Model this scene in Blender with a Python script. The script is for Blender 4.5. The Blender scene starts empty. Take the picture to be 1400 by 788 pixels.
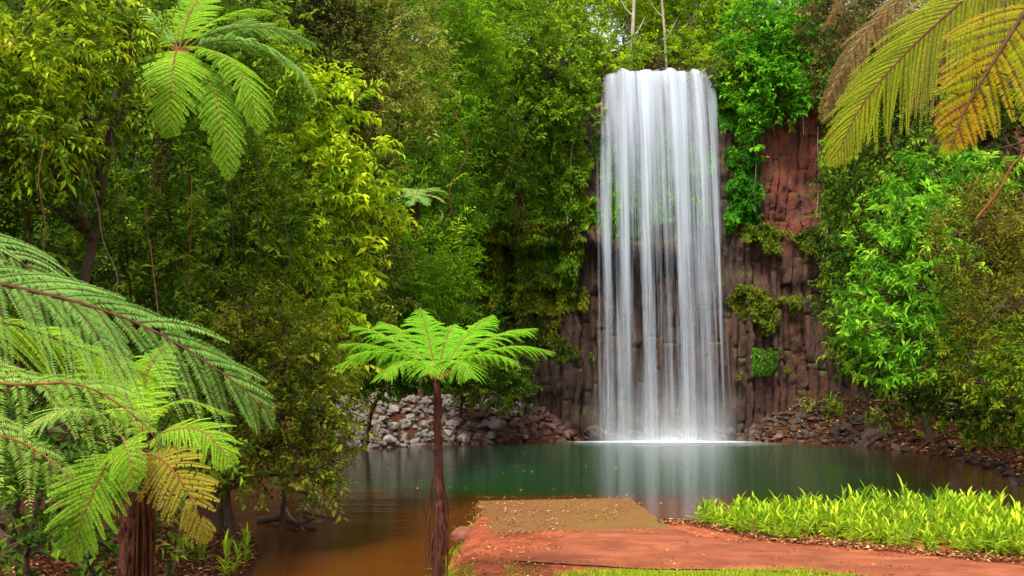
import bpy, math, random
import numpy as np
from mathutils import Vector

SEED = 7
random.seed(SEED)
rng = np.random.default_rng(SEED)
R = math.radians
scene = bpy.context.scene
col = scene.collection

# ------------------------------------------------------------------ camera maths
F = 1422.0
CAMH = 3.0
PITCH = math.atan((520 - 394) / F)
CP, SP = math.cos(PITCH), math.sin(PITCH)

def P(px, py, Y):
    """world point at depth Y seen at pixel (px, py) of the 1400x788 photograph"""
    x = (px - 700) / F
    v = (394 - py) / F
    dy = CP - v * SP
    dz = SP + v * CP
    t = Y / dy
    return np.array([x * t, Y, CAMH + dz * t])

def G(px, py, z):
    """world point on the level z"""
    x = (px - 700) / F
    v = (394 - py) / F
    dy = CP - v * SP
    dz = SP + v * CP
    t = (z - CAMH) / dz
    return np.array([x * t, dy * t, z])

# ------------------------------------------------------------------ noise
def _h(ix, iy, iz):
    n = (ix * 374761393 + iy * 668265263 + iz * 2147483647) & 0xffffffff
    n = ((n ^ (n >> 13)) * 1274126177) & 0xffffffff
    n = (n ^ (n >> 16)) & 0xffffffff
    return (n % 100003) / 100003.0

def vnoise(x, y, z=0.0):
    x, y, z = np.broadcast_arrays(np.asarray(x, float), np.asarray(y, float), np.asarray(z, float))
    ix, iy, iz = np.floor(x).astype(np.int64), np.floor(y).astype(np.int64), np.floor(z).astype(np.int64)
    fx, fy, fz = x - ix, y - iy, z - iz
    fx, fy, fz = (f * f * (3 - 2 * f) for f in (fx, fy, fz))
    out = 0
    for a in (0, 1):
        for b in (0, 1):
            for c in (0, 1):
                w = (fx if a else 1 - fx) * (fy if b else 1 - fy) * (fz if c else 1 - fz)
                out = out + w * _h(ix + a, iy + b, iz + c)
    return out

def fbm(x, y, z=0.0, o=4):
    s, amp, tot = 0, 1.0, 0
    for i in range(o):
        s = s + amp * vnoise(np.asarray(x) * 2 ** i + 17.3 * i, np.asarray(y) * 2 ** i, np.asarray(z) * 2 ** i)
        tot += amp
        amp *= .5
    return s / tot

def sstep(a, b, x):
    t = np.clip((np.asarray(x, float) - a) / (b - a), 0, 1)
    return t * t * (3 - 2 * t)

def nrm(v):
    v = np.asarray(v, float)
    return v / np.maximum(np.linalg.norm(v, axis=-1, keepdims=True), 1e-9)

# ------------------------------------------------------------------ object helpers
def mesh(name, V, faces, mats, parent=None, tint=None, smooth=False, mi=None, uv=None, attrs=None):
    V = np.asarray(V, np.float32).reshape(-1, 3)
    me = bpy.data.meshes.new(name)
    faces = np.asarray(faces, np.int32)
    k = faces.shape[1]
    nf = len(faces)
    me.vertices.add(len(V))
    me.vertices.foreach_set('co', V.ravel())
    me.loops.add(nf * k)
    me.loops.foreach_set('vertex_index', faces.ravel())
    me.polygons.add(nf)
    me.polygons.foreach_set('loop_start', np.arange(0, nf * k, k, dtype=np.int32))
    me.polygons.foreach_set('loop_total', np.full(nf, k, np.int32))
    if mi is not None:
        me.polygons.foreach_set('material_index', np.asarray(mi, np.int32))
    me.polygons.foreach_set('use_smooth', np.full(nf, smooth, bool))
    if not isinstance(mats, (list, tuple)):
        mats = [mats]
    for m in mats:
        me.materials.append(m)
    if tint is not None:
        a = me.attributes.new('tint', 'FLOAT', 'POINT')
        a.data.foreach_set('value', np.asarray(tint, np.float32))
    for k2, val in (attrs or {}).items():
        a = me.attributes.new(k2, 'FLOAT', 'POINT')
        a.data.foreach_set('value', np.asarray(val, np.float32))
    me.update(calc_edges=True)
    me.validate()
    o = bpy.data.objects.new(name, me)
    col.objects.link(o)
    if parent is not None:
        o.parent = parent
    return o

def tag(o, label=None, cat=None, group=None, kind=None):
    if label: o['label'] = label
    if cat: o['category'] = cat
    if group: o['group'] = group
    if kind: o['kind'] = kind
    return o

def thing(name, loc, label, cat, group=None):
    o = bpy.data.objects.new(name, None)
    o.empty_display_size = .2
    o.location = [float(c) for c in loc]
    col.objects.link(o)
    return tag(o, label, cat, group)

def tube(pts, rad, k=7, cap=True):
    """tapered tube along a polyline -> V, quads"""
    pts = np.asarray(pts, float)
    n = len(pts)
    rad = np.broadcast_to(np.asarray(rad, float), (n,))
    T = nrm(np.gradient(pts, axis=0))
    ref = np.array([0.31, 0.17, 1.0])
    if abs(nrm(pts[-1] - pts[0])[2]) > .8:
        ref = np.array([1.0, .13, .1])
    A = nrm(np.cross(T, ref))
    B = np.cross(T, A)
    th = np.arange(k) / k * 2 * np.pi
    V = pts[:, None] + rad[:, None, None] * (np.cos(th)[None, :, None] * A[:, None] + np.sin(th)[None, :, None] * B[:, None])
    V = V.reshape(-1, 3)
    i, j = np.meshgrid(np.arange(n - 1), np.arange(k), indexing='ij')
    j2 = (j + 1) % k
    Q = np.stack([i * k + j, i * k + j2, (i + 1) * k + j2, (i + 1) * k + j], -1).reshape(-1, 4)
    return V, Q

class Geo:
    """collects quads (triangles repeated as quads are avoided: one face size only)"""
    def __init__(s):
        s.V, s.Fc, s.T, s.n = [], [], [], 0
    def add(s, V, Fc, tint=.5):
        V = np.asarray(V, float).reshape(-1, 3)
        s.V.append(V)
        s.Fc.append(np.asarray(Fc) + s.n)
        s.T.append(np.broadcast_to(np.asarray(tint, float), (len(V),)))
        s.n += len(V)
        return s
    def build(s, name, mat, parent=None, smooth=False):
        return mesh(name, np.concatenate(s.V), np.concatenate(s.Fc), mat, parent, np.concatenate(s.T), smooth)

def curve(pts, n=20):
    """Catmull-Rom through points"""
    pts = np.asarray(pts, float)
    if len(pts) == 2:
        t = np.linspace(0, 1, n)[:, None]
        return pts[0] * (1 - t) + pts[1] * t
    p = np.vstack([2 * pts[0] - pts[1], pts, 2 * pts[-1] - pts[-2]])
    m = len(pts) - 1
    u = np.linspace(0, m - 1e-6, n)
    i = np.floor(u).astype(int)
    t = (u - i)[:, None]
    a, b, c, d = p[i], p[i + 1], p[i + 2], p[i + 3]
    return .5 * ((2 * b) + (-a + c) * t + (2 * a - 5 * b + 4 * c - d) * t ** 2 + (-a + 3 * b - 3 * c + d) * t ** 3)

# ------------------------------------------------------------------ materials
def new_mat(name):
    m = bpy.data.materials.new(name)
    m.use_nodes = True
    nt = m.node_tree
    nt.nodes.clear()
    out = nt.nodes.new('ShaderNodeOutputMaterial')
    return m, nt, out

def N(nt, t, **kw):
    n = nt.nodes.new(t)
    for k, v in kw.items():
        setattr(n, k, v)
    return n

def ramp(nt, stops, src):
    r = N(nt, 'ShaderNodeValToRGB')
    e = r.color_ramp.elements
    while len(e) > 1:
        e.remove(e[-1])
    e[0].position = stops[0][0]
    e[0].color = (*stops[0][1], 1)
    for p, c in stops[1:]:
        x = e.new(p)
        x.color = (*c, 1)
    nt.links.new(src, r.inputs[0])
    return r.outputs[0]

def noise(nt, scale, detail=4, rough=.55, vec=None, dist=0.0, stretch=None, coords='Object'):
    tc = N(nt, 'ShaderNodeTexCoord')
    src = tc.outputs[coords] if vec is None else vec
    if stretch:
        mp = N(nt, 'ShaderNodeMapping')
        mp.inputs['Scale'].default_value = stretch
        nt.links.new(src, mp.inputs[0])
        src = mp.outputs[0]
    n = N(nt, 'ShaderNodeTexNoise')
    n.inputs['Scale'].default_value = scale
    n.inputs['Detail'].default_value = detail
    n.inputs['Roughness'].default_value = rough
    n.inputs['Distortion'].default_value = dist
    nt.links.new(src, n.inputs['Vector'])
    return n.outputs[0]

def mixc(nt, fac, a, b):
    m = N(nt, 'ShaderNodeMix', data_type='RGBA')
    for s, v in ((m.inputs[0], fac), (m.inputs[6], a), (m.inputs[7], b)):
        if isinstance(v, (int, float)):
            s.default_value = v
        elif isinstance(v, tuple):
            s.default_value = (*v, 1)
        else:
            nt.links.new(v, s)
    return m.outputs[2]

def math_(nt, op, a, b=0.0, c=None, clamp=False):
    m = N(nt, 'ShaderNodeMath', operation=op, use_clamp=clamp)
    for i, v in enumerate((a, b, c)):
        if v is None: continue
        if isinstance(v, (int, float)):
            m.inputs[i].default_value = v
        else:
            nt.links.new(v, m.inputs[i])
    return m.outputs[0]

def principled(nt, out, color, rough=.6, spec=.4, bump=None, bstr=.5, bdist=.05):
    b = N(nt, 'ShaderNodeBsdfPrincipled')
    if isinstance(color, tuple):
        b.inputs['Base Color'].default_value = (*color, 1)
    else:
        nt.links.new(color, b.inputs['Base Color'])
    if isinstance(rough, (int, float)):
        b.inputs['Roughness'].default_value = rough
    else:
        nt.links.new(rough, b.inputs['Roughness'])
    b.inputs['Specular IOR Level'].default_value = spec
    if bump is not None:
        bp = N(nt, 'ShaderNodeBump')
        bp.inputs['Strength'].default_value = bstr
        bp.inputs['Distance'].default_value = bdist
        nt.links.new(bump, bp.inputs['Height'])
        nt.links.new(bp.outputs[0], b.inputs['Normal'])
    nt.links.new(b.outputs[0], out.inputs[0])
    return b

def leaf_mat(name, c0, c1, c2, trans=.4, rough=.55, spec=.07):
    """foliage: each leaf carries its own tint (young, mature, old)"""
    m, nt, out = new_mat(name)
    at = N(nt, 'ShaderNodeAttribute', attribute_name='tint')
    c = ramp(nt, [(0, c0), (.5, c1), (1, c2)], at.outputs['Fac'])
    b = principled(nt, out, c, rough, spec)
    tr = N(nt, 'ShaderNodeBsdfTranslucent')
    hs = N(nt, 'ShaderNodeHueSaturation')
    hs.inputs['Value'].default_value = 1.25
    hs.inputs['Hue'].default_value = .49
    nt.links.new(c, hs.inputs['Color'])
    nt.links.new(hs.outputs[0], tr.inputs[0])
    mx = N(nt, 'ShaderNodeMixShader')
    mx.inputs[0].default_value = trans
    nt.links.new(b.outputs[0], mx.inputs[1])
    nt.links.new(tr.outputs[0], mx.inputs[2])
    nt.links.new(mx.outputs[0], out.inputs[0])
    return m

def bark_mat(name, a, b, scale=9, bstr=.8, stretch=(1, 1, .18)):
    m, nt, out = new_mat(name)
    n1 = noise(nt, scale, 6, .65, stretch=stretch)
    n2 = noise(nt, scale * .25, 3)
    c = ramp(nt, [(.3, a), (.7, b)], n1)
    c = mixc(nt, math_(nt, 'MULTIPLY', n2, .5), c, tuple(x * .35 for x in a))
    principled(nt, out, c, .85, .2, n1, bstr, .04)
    return m

M = {}
# style colours: dark / mature / young
M['droop'] = leaf_mat('olive_drooping_leaves', (.03, .075, .006), (.15, .25, .008), (.46, .54, .014))
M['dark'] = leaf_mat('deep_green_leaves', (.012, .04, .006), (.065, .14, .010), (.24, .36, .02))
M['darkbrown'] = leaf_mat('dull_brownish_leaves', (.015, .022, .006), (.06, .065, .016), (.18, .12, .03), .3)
M['yellow'] = leaf_mat('yellow_green_leaves', (.08, .18, .006), (.27, .43, .010), (.52, .62, .02), .45)
M['greygreen'] = leaf_mat('grey_green_leaves', (.05, .08, .010), (.21, .25, .03), (.42, .42, .08))
M['olive'] = leaf_mat('small_olive_leaves', (.03, .065, .008), (.15, .21, .016), (.40, .44, .035))
M['feather'] = leaf_mat('fresh_feathery_leaves', (.035, .10, .006), (.13, .30, .010), (.32, .49, .016), .45)
M['fresh'] = leaf_mat('light_green_leaves', (.05, .11, .006), (.19, .33, .010), (.42, .54, .02), .45)
M['vivid'] = leaf_mat('vivid_green_leaves', (.015, .10, .006), (.075, .28, .010), (.20, .48, .02), .4)
M['palmate'] = leaf_mat('bright_whorled_leaves', (.03, .13, .008), (.13, .36, .015), (.34, .60, .04), .4)
M['russet'] = leaf_mat('russet_leaves', (.04, .04, .008), (.15, .12, .018), (.26, .32, .02), .35)
M['mid'] = leaf_mat('plain_green_leaves', (.025, .07, .006), (.11, .23, .012), (.31, .44, .02))
M['creeper'] = leaf_mat('creeper_leaves', (.025, .05, .006), (.11, .16, .012), (.32, .33, .02))
M['moss'] = leaf_mat('wet_green_moss', (.03, .10, .006), (.10, .28, .01), (.26, .46, .02), .3)
M['bed'] = leaf_mat('yellow_green_strap_leaves', (.08, .17, .006), (.26, .42, .012), (.55, .62, .03), .4)
M['bed_green'] = leaf_mat('green_strap_leaves', (.05, .13, .006), (.17, .33, .012), (.42, .52, .03), .4)
M['fern'] = leaf_mat('fern_green', (.06, .16, .008), (.18, .36, .014), (.34, .53, .03), .42)
M['fern_bright'] = leaf_mat('fern_bright_green', (.04, .17, .006), (.14, .39, .012), (.27, .56, .03), .42)
M['fern_pale'] = leaf_mat('fern_pale_green', (.09, .19, .03), (.22, .40, .06), (.42, .55, .16), .38)
M['fern_cool'] = leaf_mat('fern_cool_green', (.06, .16, .025), (.16, .34, .06), (.33, .50, .14), .4)
M['fern_yellow'] = leaf_mat('fern_yellow', (.12, .20, .008), (.30, .38, .012), (.50, .50, .03), .5)
M['fern_gold'] = leaf_mat('fern_golden', (.16, .24, .01), (.36, .38, .015), (.58, .34, .02), .5)
M['fern_brown'] = leaf_mat('fern_dying_brown', (.06, .04, .015), (.16, .10, .03), (.26, .20, .07), .3)
M['fern_rust'] = leaf_mat('fern_rust', (.13, .16, .012), (.26, .22, .02), (.34, .33, .03), .4)
M['fern_dead'] = leaf_mat('fern_dead_rust', (.05, .012, .006), (.14, .035, .012), (.24, .07, .02), .25)
M['grass'] = leaf_mat('lawn_grass', (.10, .17, .008), (.24, .32, .012), (.42, .46, .03), .35)
M['litter'] = leaf_mat('fallen_leaves', (.06, .018, .008), (.22, .075, .025), (.50, .36, .16), .15, .6)
M['flower'] = leaf_mat('flower_red', (.3, .01, .01), (.45, .02, .01), (.5, .05, .02), .3)

M['bark'] = bark_mat('dark_bark', (.035, .02, .012), (.12, .075, .045))
M['bark_red'] = bark_mat('reddish_bark', (.05, .018, .010), (.20, .075, .035))
M['bark_pale'] = bark_mat('pale_bark', (.22, .17, .12), (.50, .43, .34))
M['fern_trunk'] = bark_mat('fern_trunk_fibre', (.022, .008, .005), (.16, .045, .025), 22, 1.0, (1, 1, .35))
M['fern_trunk_rust'] = bark_mat('fern_trunk_rusty', (.03, .010, .005), (.17, .055, .016), 20, 1.0, (1, 1, .2))
M['stalk'] = bark_mat('stalk_brown', (.10, .03, .012), (.26, .10, .03), 20, .3)
M['stalk_green'] = bark_mat('stalk_green', (.16, .20, .03), (.34, .30, .06), 20, .2)
M['stalk_dark'] = bark_mat('stalk_dark', (.05, .018, .010), (.12, .05, .02), 20, .3)
M['twig'] = bark_mat('grey_twig', (.16, .11, .08), (.34, .26, .20), 12, .4)

def soil_mat():
    m, nt, out = new_mat('red_soil')
    n1 = noise(nt, 1.3, 8, .65)
    n2 = noise(nt, 9, 6, .7)
    n3 = noise(nt, 55, 4, .7)
    c = ramp(nt, [(.3, (.11, .030, .013)), (.52, (.31, .078, .030)), (.72, (.40, .13, .055))], n1)
    c = mixc(nt, ramp(nt, [(.45, (0, 0, 0)), (.7, (1, 1, 1))], n2), c, (.15, .035, .016))
    n5 = noise(nt, .9, 6, .7, stretch=(.6, 1.6, 1), dist=.6)
    c = mixc(nt, ramp(nt, [(.53, (0, 0, 0)), (.62, (.8, .8, .8))], n5), c, (.13, .035, .016))
    c = mixc(nt, ramp(nt, [(.62, (0, 0, 0)), (.7, (.7, .7, .7))], n3), c, (.40, .20, .11))
    # forest soil away from the trodden bank is dark humus
    at = N(nt, 'ShaderNodeAttribute', attribute_name='humus')
    h = ramp(nt, [(.35, (.012, .008, .005)), (.7, (.07, .03, .015))], n2)
    c = mixc(nt, at.outputs['Fac'], c, h)
    at2 = N(nt, 'ShaderNodeAttribute', attribute_name='turf')
    g = ramp(nt, [(.3, (.10, .13, .01)), (.7, (.26, .30, .02))], n2)
    c = mixc(nt, at2.outputs['Fac'], c, g)
    bsum = math_(nt, 'ADD', math_(nt, 'MULTIPLY', n2, 1.0), math_(nt, 'MULTIPLY', n3, .5))
    principled(nt, out, c, .9, .08, bsum, .7, .05)
    return m
M['soil'] = soil_mat()

def path_mat():
    m, nt, out = new_mat('compacted_red_path')
    n1 = noise(nt, 1.6, 6, .6, stretch=(1, 1.0, 1))
    n2 = noise(nt, 16, 5, .7)
    n4 = noise(nt, 90, 2, .6)
    c = ramp(nt, [(.3, (.12, .036, .017)), (.55, (.20, .056, .027)), (.8, (.25, .085, .042))], n1)
    c = mixc(nt, ramp(nt, [(.55, (0, 0, 0)), (.75, (.7, .7, .7))], n2), c, (.10, .03, .015))
    n5 = noise(nt, .8, 6, .72, stretch=(.5, 1.7, 1), dist=.5)
    c = mixc(nt, ramp(nt, [(.5, (0, 0, 0)), (.64, (.75, .75, .75))], n5), c, (.30, .10, .045))
    c = mixc(nt, ramp(nt, [(.64, (0, 0, 0)), (.72, (.7, .7, .7))], n4), c, (.34, .19, .11))
    principled(nt, out, c, .9, .08, math_(nt, 'ADD', n2, math_(nt, 'MULTIPLY', n4, .4)), .5, .02)
    return m
M['path'] = path_mat()

def paving_mat():
    m, nt, out = new_mat('ribbed_brown_paving')
    tc = N(nt, 'ShaderNodeTexCoord')
    mp = N(nt, 'ShaderNodeMapping')
    mp.inputs['Rotation'].default_value = (0, 0, R(-63))
    nt.links.new(tc.outputs['Object'], mp.inputs[0])
    br = N(nt, 'ShaderNodeTexBrick')
    br.inputs['Scale'].default_value = 1.0
    br.inputs['Mortar Size'].default_value = .02
    br.inputs['Mortar Smooth'].default_value = .4
    br.inputs['Brick Width'].default_value = 2.6
    br.inputs['Row Height'].default_value = .095
    br.inputs['Color1'].default_value = (.20, .08, .03, 1)
    br.inputs['Color2'].default_value = (.18, .09, .03, 1)
    br.inputs['Mortar'].default_value = (.10, .045, .017, 1)
    nt.links.new(mp.outputs[0], br.inputs['Vector'])
    n1 = noise(nt, .8, 6, .65)
    n2 = noise(nt, 14, 4, .7)
    c = mixc(nt, ramp(nt, [(.44, (0, 0, 0)), (.68, (.65, .65, .65))], n1), br.outputs[0], (.17, .11, .022))
    c = mixc(nt, ramp(nt, [(.5, (0, 0, 0)), (.8, (.6, .6, .6))], n2), c, (.10, .05, .02))
    hgt = math_(nt, 'ADD', math_(nt, 'MULTIPLY', br.outputs['Fac'], -1.0), math_(nt, 'MULTIPLY', n2, .5))
    principled(nt, out, c, .85, .1, hgt, 1.0, .05)
    return m
M['paving'] = paving_mat()

def cliff_mat():
    m, nt, out = new_mat('basalt_cliff')
    n1 = noise(nt, .55, 6, .6, stretch=(1, 1, .45))
    n2 = noise(nt, 3.2, 6, .65, stretch=(1, 1, .16))
    n3 = noise(nt, 1.4, 5, .6)
    n4 = noise(nt, 14, 5, .7, stretch=(1, 1, .5))
    n5 = noise(nt, 6.5, 5, .7, stretch=(1, 1, .10))
    c = ramp(nt, [(.32, (.010, .007, .005)), (.5, (.055, .026, .012)), (.68, (.125, .075, .042))], math_(nt, 'ADD', math_(nt, 'MULTIPLY', n2, .55), math_(nt, 'MULTIPLY', n5, .45)))
    # iron-stained stone: a patch of its own to the right of the falls, and lighter at large scale
    tc = N(nt, 'ShaderNodeTexCoord')
    sp = N(nt, 'ShaderNodeSeparateXYZ')
    nt.links.new(tc.outputs['Object'], sp.inputs[0])
    rx = N(nt, 'ShaderNodeMapRange'); rx.interpolation_type = 'SMOOTHSTEP'
    rx.inputs[1].default_value = 11.0; rx.inputs[2].default_value = 13.5
    nt.links.new(sp.outputs[0], rx.inputs[0])
    rz = N(nt, 'ShaderNodeMapRange'); rz.interpolation_type = 'SMOOTHSTEP'
    rz.inputs[1].default_value = 9.0; rz.inputs[2].default_value = 11.5
    nt.links.new(sp.outputs[2], rz.inputs[0])
    red = math_(nt, 'MULTIPLY', rx.outputs[0], math_(nt, 'ADD', math_(nt, 'MULTIPLY', rz.outputs[0], .85), .28))
    red = math_(nt, 'MULTIPLY', red, ramp(nt, [(.3, (0, 0, 0)), (.55, (1, 1, 1))], n3))
    c = mixc(nt, red, c, ramp(nt, [(.3, (.11, .018, .010)), (.55, (.19, .036, .013)), (.75, (.27, .095, .05))], n2))
    st = ramp(nt, [(.52, (0, 0, 0)), (.64, (.7, .7, .7))], n1)
    c = mixc(nt, st, c, ramp(nt, [(.35, (.030, .010, .006)), (.65, (.12, .034, .018))], n2))
    # pale lichen flecks
    c = mixc(nt, ramp(nt, [(.68, (0, 0, 0)), (.76, (.35, .35, .35))], n4), c, (.26, .19, .15))
    # moss
    ge = N(nt, 'ShaderNodeNewGeometry')
    sn = N(nt, 'ShaderNodeSeparateXYZ')
    nt.links.new(ge.outputs['Normal'], sn.inputs[0])
    mo = math_(nt, 'ADD', math_(nt, 'MULTIPLY', sn.outputs[2], .9), math_(nt, 'MULTIPLY', n3, .9))
    mo = ramp(nt, [(.84, (0, 0, 0)), (1.0, (1, 1, 1))], mo)
    c = mixc(nt, mo, c, ramp(nt, [(.3, (.03, .04, .006)), (.7, (.12, .13, .015))], n4))
    principled(nt, out, c, .6, .45, math_(nt, 'ADD', n2, math_(nt, 'MULTIPLY', n4, .7)), 1.0, .30)
    return m
M['cliff'] = cliff_mat()

def rock_mat(name, lo, hi):
    m, nt, out = new_mat(name)
    oi = N(nt, 'ShaderNodeObjectInfo')
    n1 = noise(nt, 2.2, 6, .65)
    n2 = noise(nt, 14, 5, .7)
    c = mixc(nt, oi.outputs['Random'], lo, hi)
    c = mixc(nt, ramp(nt, [(.35, (0, 0, 0)), (.7, (.75, .75, .75))], n1), c, tuple(x * .35 for x in lo))
    c = mixc(nt, ramp(nt, [(.55, (0, 0, 0)), (.75, (.5, .5, .5))], n2), c, tuple(min(1, x * 1.5) for x in hi))
    principled(nt, out, c, .75, .35, math_(nt, 'ADD', n1, math_(nt, 'MULTIPLY', n2, .6)), .6, .06)
    return m
M['rock_pale'] = rock_mat('pale_grey_rock', (.13, .105, .09), (.30, .26, .23))
M['rock_brown'] = rock_mat('brown_rock', (.055, .026, .02), (.17, .085, .06))
M['rock_red'] = rock_mat('red_stained_rock', (.16, .045, .025), (.34, .12, .06))
M['rock_dark'] = rock_mat('wet_dark_rock', (.035, .022, .016), (.11, .07, .05))

def water_mat():
    m, nt, out = new_mat('pool_water')
    tc = N(nt, 'ShaderNodeTexCoord')
    at = N(nt, 'ShaderNodeAttribute', attribute_name='shallow')
    n0 = noise(nt, .16, 3, .5, stretch=(.6, 1.5, 1))
    f = math_(nt, 'ADD', at.outputs['Fac'], math_(nt, 'MULTIPLY', math_(nt, 'SUBTRACT', n0, .5), .55), clamp=True)
    c = ramp(nt, [(0, (.004, .037, .013)), (.35, (.009, .030, .005)), (.6, (.055, .019, .003)), (1, (.085, .025, .004))], f)
    n1 = noise(nt, 2.6, 4, .6, stretch=(.32, 1.25, 1), dist=.4)
    n2 = noise(nt, .7, 3, .5, stretch=(.4, 1.2, 1))
    rp = N(nt, 'ShaderNodeAttribute', attribute_name='ripple')
    n3 = noise(nt, 3.2, 3, .6, stretch=(.8, 1.6, 1), dist=.8)
    h = math_(nt, 'ADD', math_(nt, 'MULTIPLY', n1, .5), n2)
    h = math_(nt, 'ADD', h, math_(nt, 'MULTIPLY', n3, math_(nt, 'MULTIPLY', rp.outputs['Fac'], 2.2)))
    b = principled(nt, out, c, .12, .5, h, .13, .12)
    b.inputs['IOR'].default_value = 1.33
    return m
M['water'] = water_mat()

def fall_mat():
    m, nt, out = new_mat('falling_water')
    uv = N(nt, 'ShaderNodeAttribute', attribute_name='fu')
    vv = N(nt, 'ShaderNodeAttribute', attribute_name='fv')
    dn = N(nt, 'ShaderNodeAttribute', attribute_name='dens')
    cb = N(nt, 'ShaderNodeCombineXYZ')
    nt.links.new(uv.outputs['Fac'], cb.inputs[0])
    nt.links.new(vv.outputs['Fac'], cb.inputs[1])
    n1 = noise(nt, 1.0, 4, .6, vec=cb.outputs[0], stretch=(5.0, .08, 1))
    n2 = noise(nt, 1.0, 3, .6, vec=cb.outputs[0], stretch=(24.0, .22, 1))
    n3 = noise(nt, 1.0, 3, .5, vec=cb.outputs[0], stretch=(2.2, .07, 1))
    s = math_(nt, 'ADD', math_(nt, 'MULTIPLY', n1, .9), math_(nt, 'MULTIPLY', n2, .22))
    s = math_(nt, 'ADD', s, math_(nt, 'MULTIPLY', n3, 1.0))
    s = math_(nt, 'SUBTRACT', s, 1.06)            # about -.5 .. .5
    a = math_(nt, 'MULTIPLY_ADD', s, 1.4, math_(nt, 'SUBTRACT', dn.outputs['Fac'], .30))
    a = math_(nt, 'MINIMUM', math_(nt, 'MAXIMUM', a, 0.0), .80)
    a = math_(nt, 'MULTIPLY', a, math_(nt, 'MULTIPLY', dn.outputs['Fac'], 3.0, clamp=True), clamp=True)
    d = N(nt, 'ShaderNodeBsdfDiffuse')
    d.inputs[0].default_value = (.48, .53, .61, 1)
    t = N(nt, 'ShaderNodeBsdfTranslucent')
    t.inputs[0].default_value = (.48, .53, .61, 1)
    mx = N(nt, 'ShaderNodeMixShader'); mx.inputs[0].default_value = .35
    nt.links.new(d.outputs[0], mx.inputs[1]); nt.links.new(t.outputs[0], mx.inputs[2])
    tr = N(nt, 'ShaderNodeBsdfTransparent')
    m2 = N(nt, 'ShaderNodeMixShader')
    nt.links.new(a, m2.inputs[0])
    nt.links.new(tr.outputs[0], m2.inputs[1]); nt.links.new(mx.outputs[0], m2.inputs[2])
    nt.links.new(m2.outputs[0], out.inputs[0])
    return m
M['fall'] = fall_mat()

def foam_mat(name, sc, stretch):
    m, nt, out = new_mat(name)
    dn = N(nt, 'ShaderNodeAttribute', attribute_name='dens')
    n1 = noise(nt, sc, 5, .65, stretch=stretch)
    a = math_(nt, 'MULTIPLY_ADD', math_(nt, 'SUBTRACT', n1, .5), 1.6, .6)
    a = math_(nt, 'MULTIPLY', math_(nt, 'MAXIMUM', a, 0.0), dn.outputs['Fac'], clamp=True)
    d = N(nt, 'ShaderNodeBsdfDiffuse')
    d.inputs[0].default_value = (.60, .64, .69, 1)
    tr = N(nt, 'ShaderNodeBsdfTransparent')
    m2 = N(nt, 'ShaderNodeMixShader')
    nt.links.new(a, m2.inputs[0])
    nt.links.new(tr.outputs[0], m2.inputs[1]); nt.links.new(d.outputs[0], m2.inputs[2])
    nt.links.new(m2.outputs[0], out.inputs[0])
    return m
M['foam'] = foam_mat('white_foam', .9, (.5, 1.6, 1))
M['spray'] = foam_mat('fine_spray', .5, (1, 1, .6))

# ------------------------------------------------------------------ terrain
POOL = np.array([
    (-1.12, 11.2), (-1.05, 13.2), (-.98, 15.2), (-1.0, 17.6), (-.95, 19.5), (-.72, 22.35), (2.62, 22.5), (2.72, 20.2), (2.85, 19.3),
    (5.0, 19.7), (8.0, 20.3), (11.0, 21.2), (13.6, 23.0), (15.0, 26.5), (14.75, 30.2), (16.2, 35.0), (17.0, 40.0),
    (16.6, 45.5), (14.6, 50.0), (12.2, 52.0), (11.0, 54.4), (7.0, 54.6), (3.9, 54.4), (3.0, 52.2), (-1.0, 50.2), (-5.0, 47.6), (-7.4, 45.3),
    (-9.0, 41.0), (-9.2, 35.0), (-8.0, 29.0), (-6.6, 24.0), (-5.0, 20.5), (-4.25, 18.0), (-4.0, 15.8), (-4.1, 14.0),
    (-3.6, 12.2), (-2.3, 11.2)], float)

def seg_dist(x, y, poly, closed):
    best = np.full(x.shape, 1e9)
    n = len(poly)
    for i in range(n if closed else n - 1):
        a, b = poly[i], poly[(i + 1) % n]
        ab = b - a
        t = np.clip(((x - a[0]) * ab[0] + (y - a[1]) * ab[1]) / (ab @ ab), 0, 1)
        best = np.minimum(best, np.hypot(x - a[0] - t * ab[0], y - a[1] - t * ab[1]))
    return best

def inside(x, y, poly):
    c = np.zeros(x.shape, bool)
    n = len(poly)
    for i in range(n):
        x0, y0 = poly[i]; x1, y1 = poly[(i + 1) % n]
        cr = ((y0 > y) != (y1 > y)) & (x < (x1 - x0) * (y - y0) / (y1 - y0 + 1e-12) + x0)
        c ^= cr
    return c

def pool_d(x, y):
    d = seg_dist(x, y, POOL, True)
    return np.where(inside(x, y, POOL), -d, d)

CLIFF = np.array([(-30, 24), (-22, 36), (-16, 44), (-10, 50.0), (-4, 53.6), (2, 53.9), (7, 53.6), (11.5, 53.8), (16, 53.6),
                  (19.5, 50.5), (23, 45), (27, 37), (32, 26)], float)
CL_POLY = np.vstack([CLIFF, [(70, 26), (70, 160), (-70, 160), (-70, 24)]])

def cliff_c(x, y):
    d = seg_dist(x, y, CLIFF, False)
    return np.where(inside(x, y, CL_POLY), d, -d)

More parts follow.
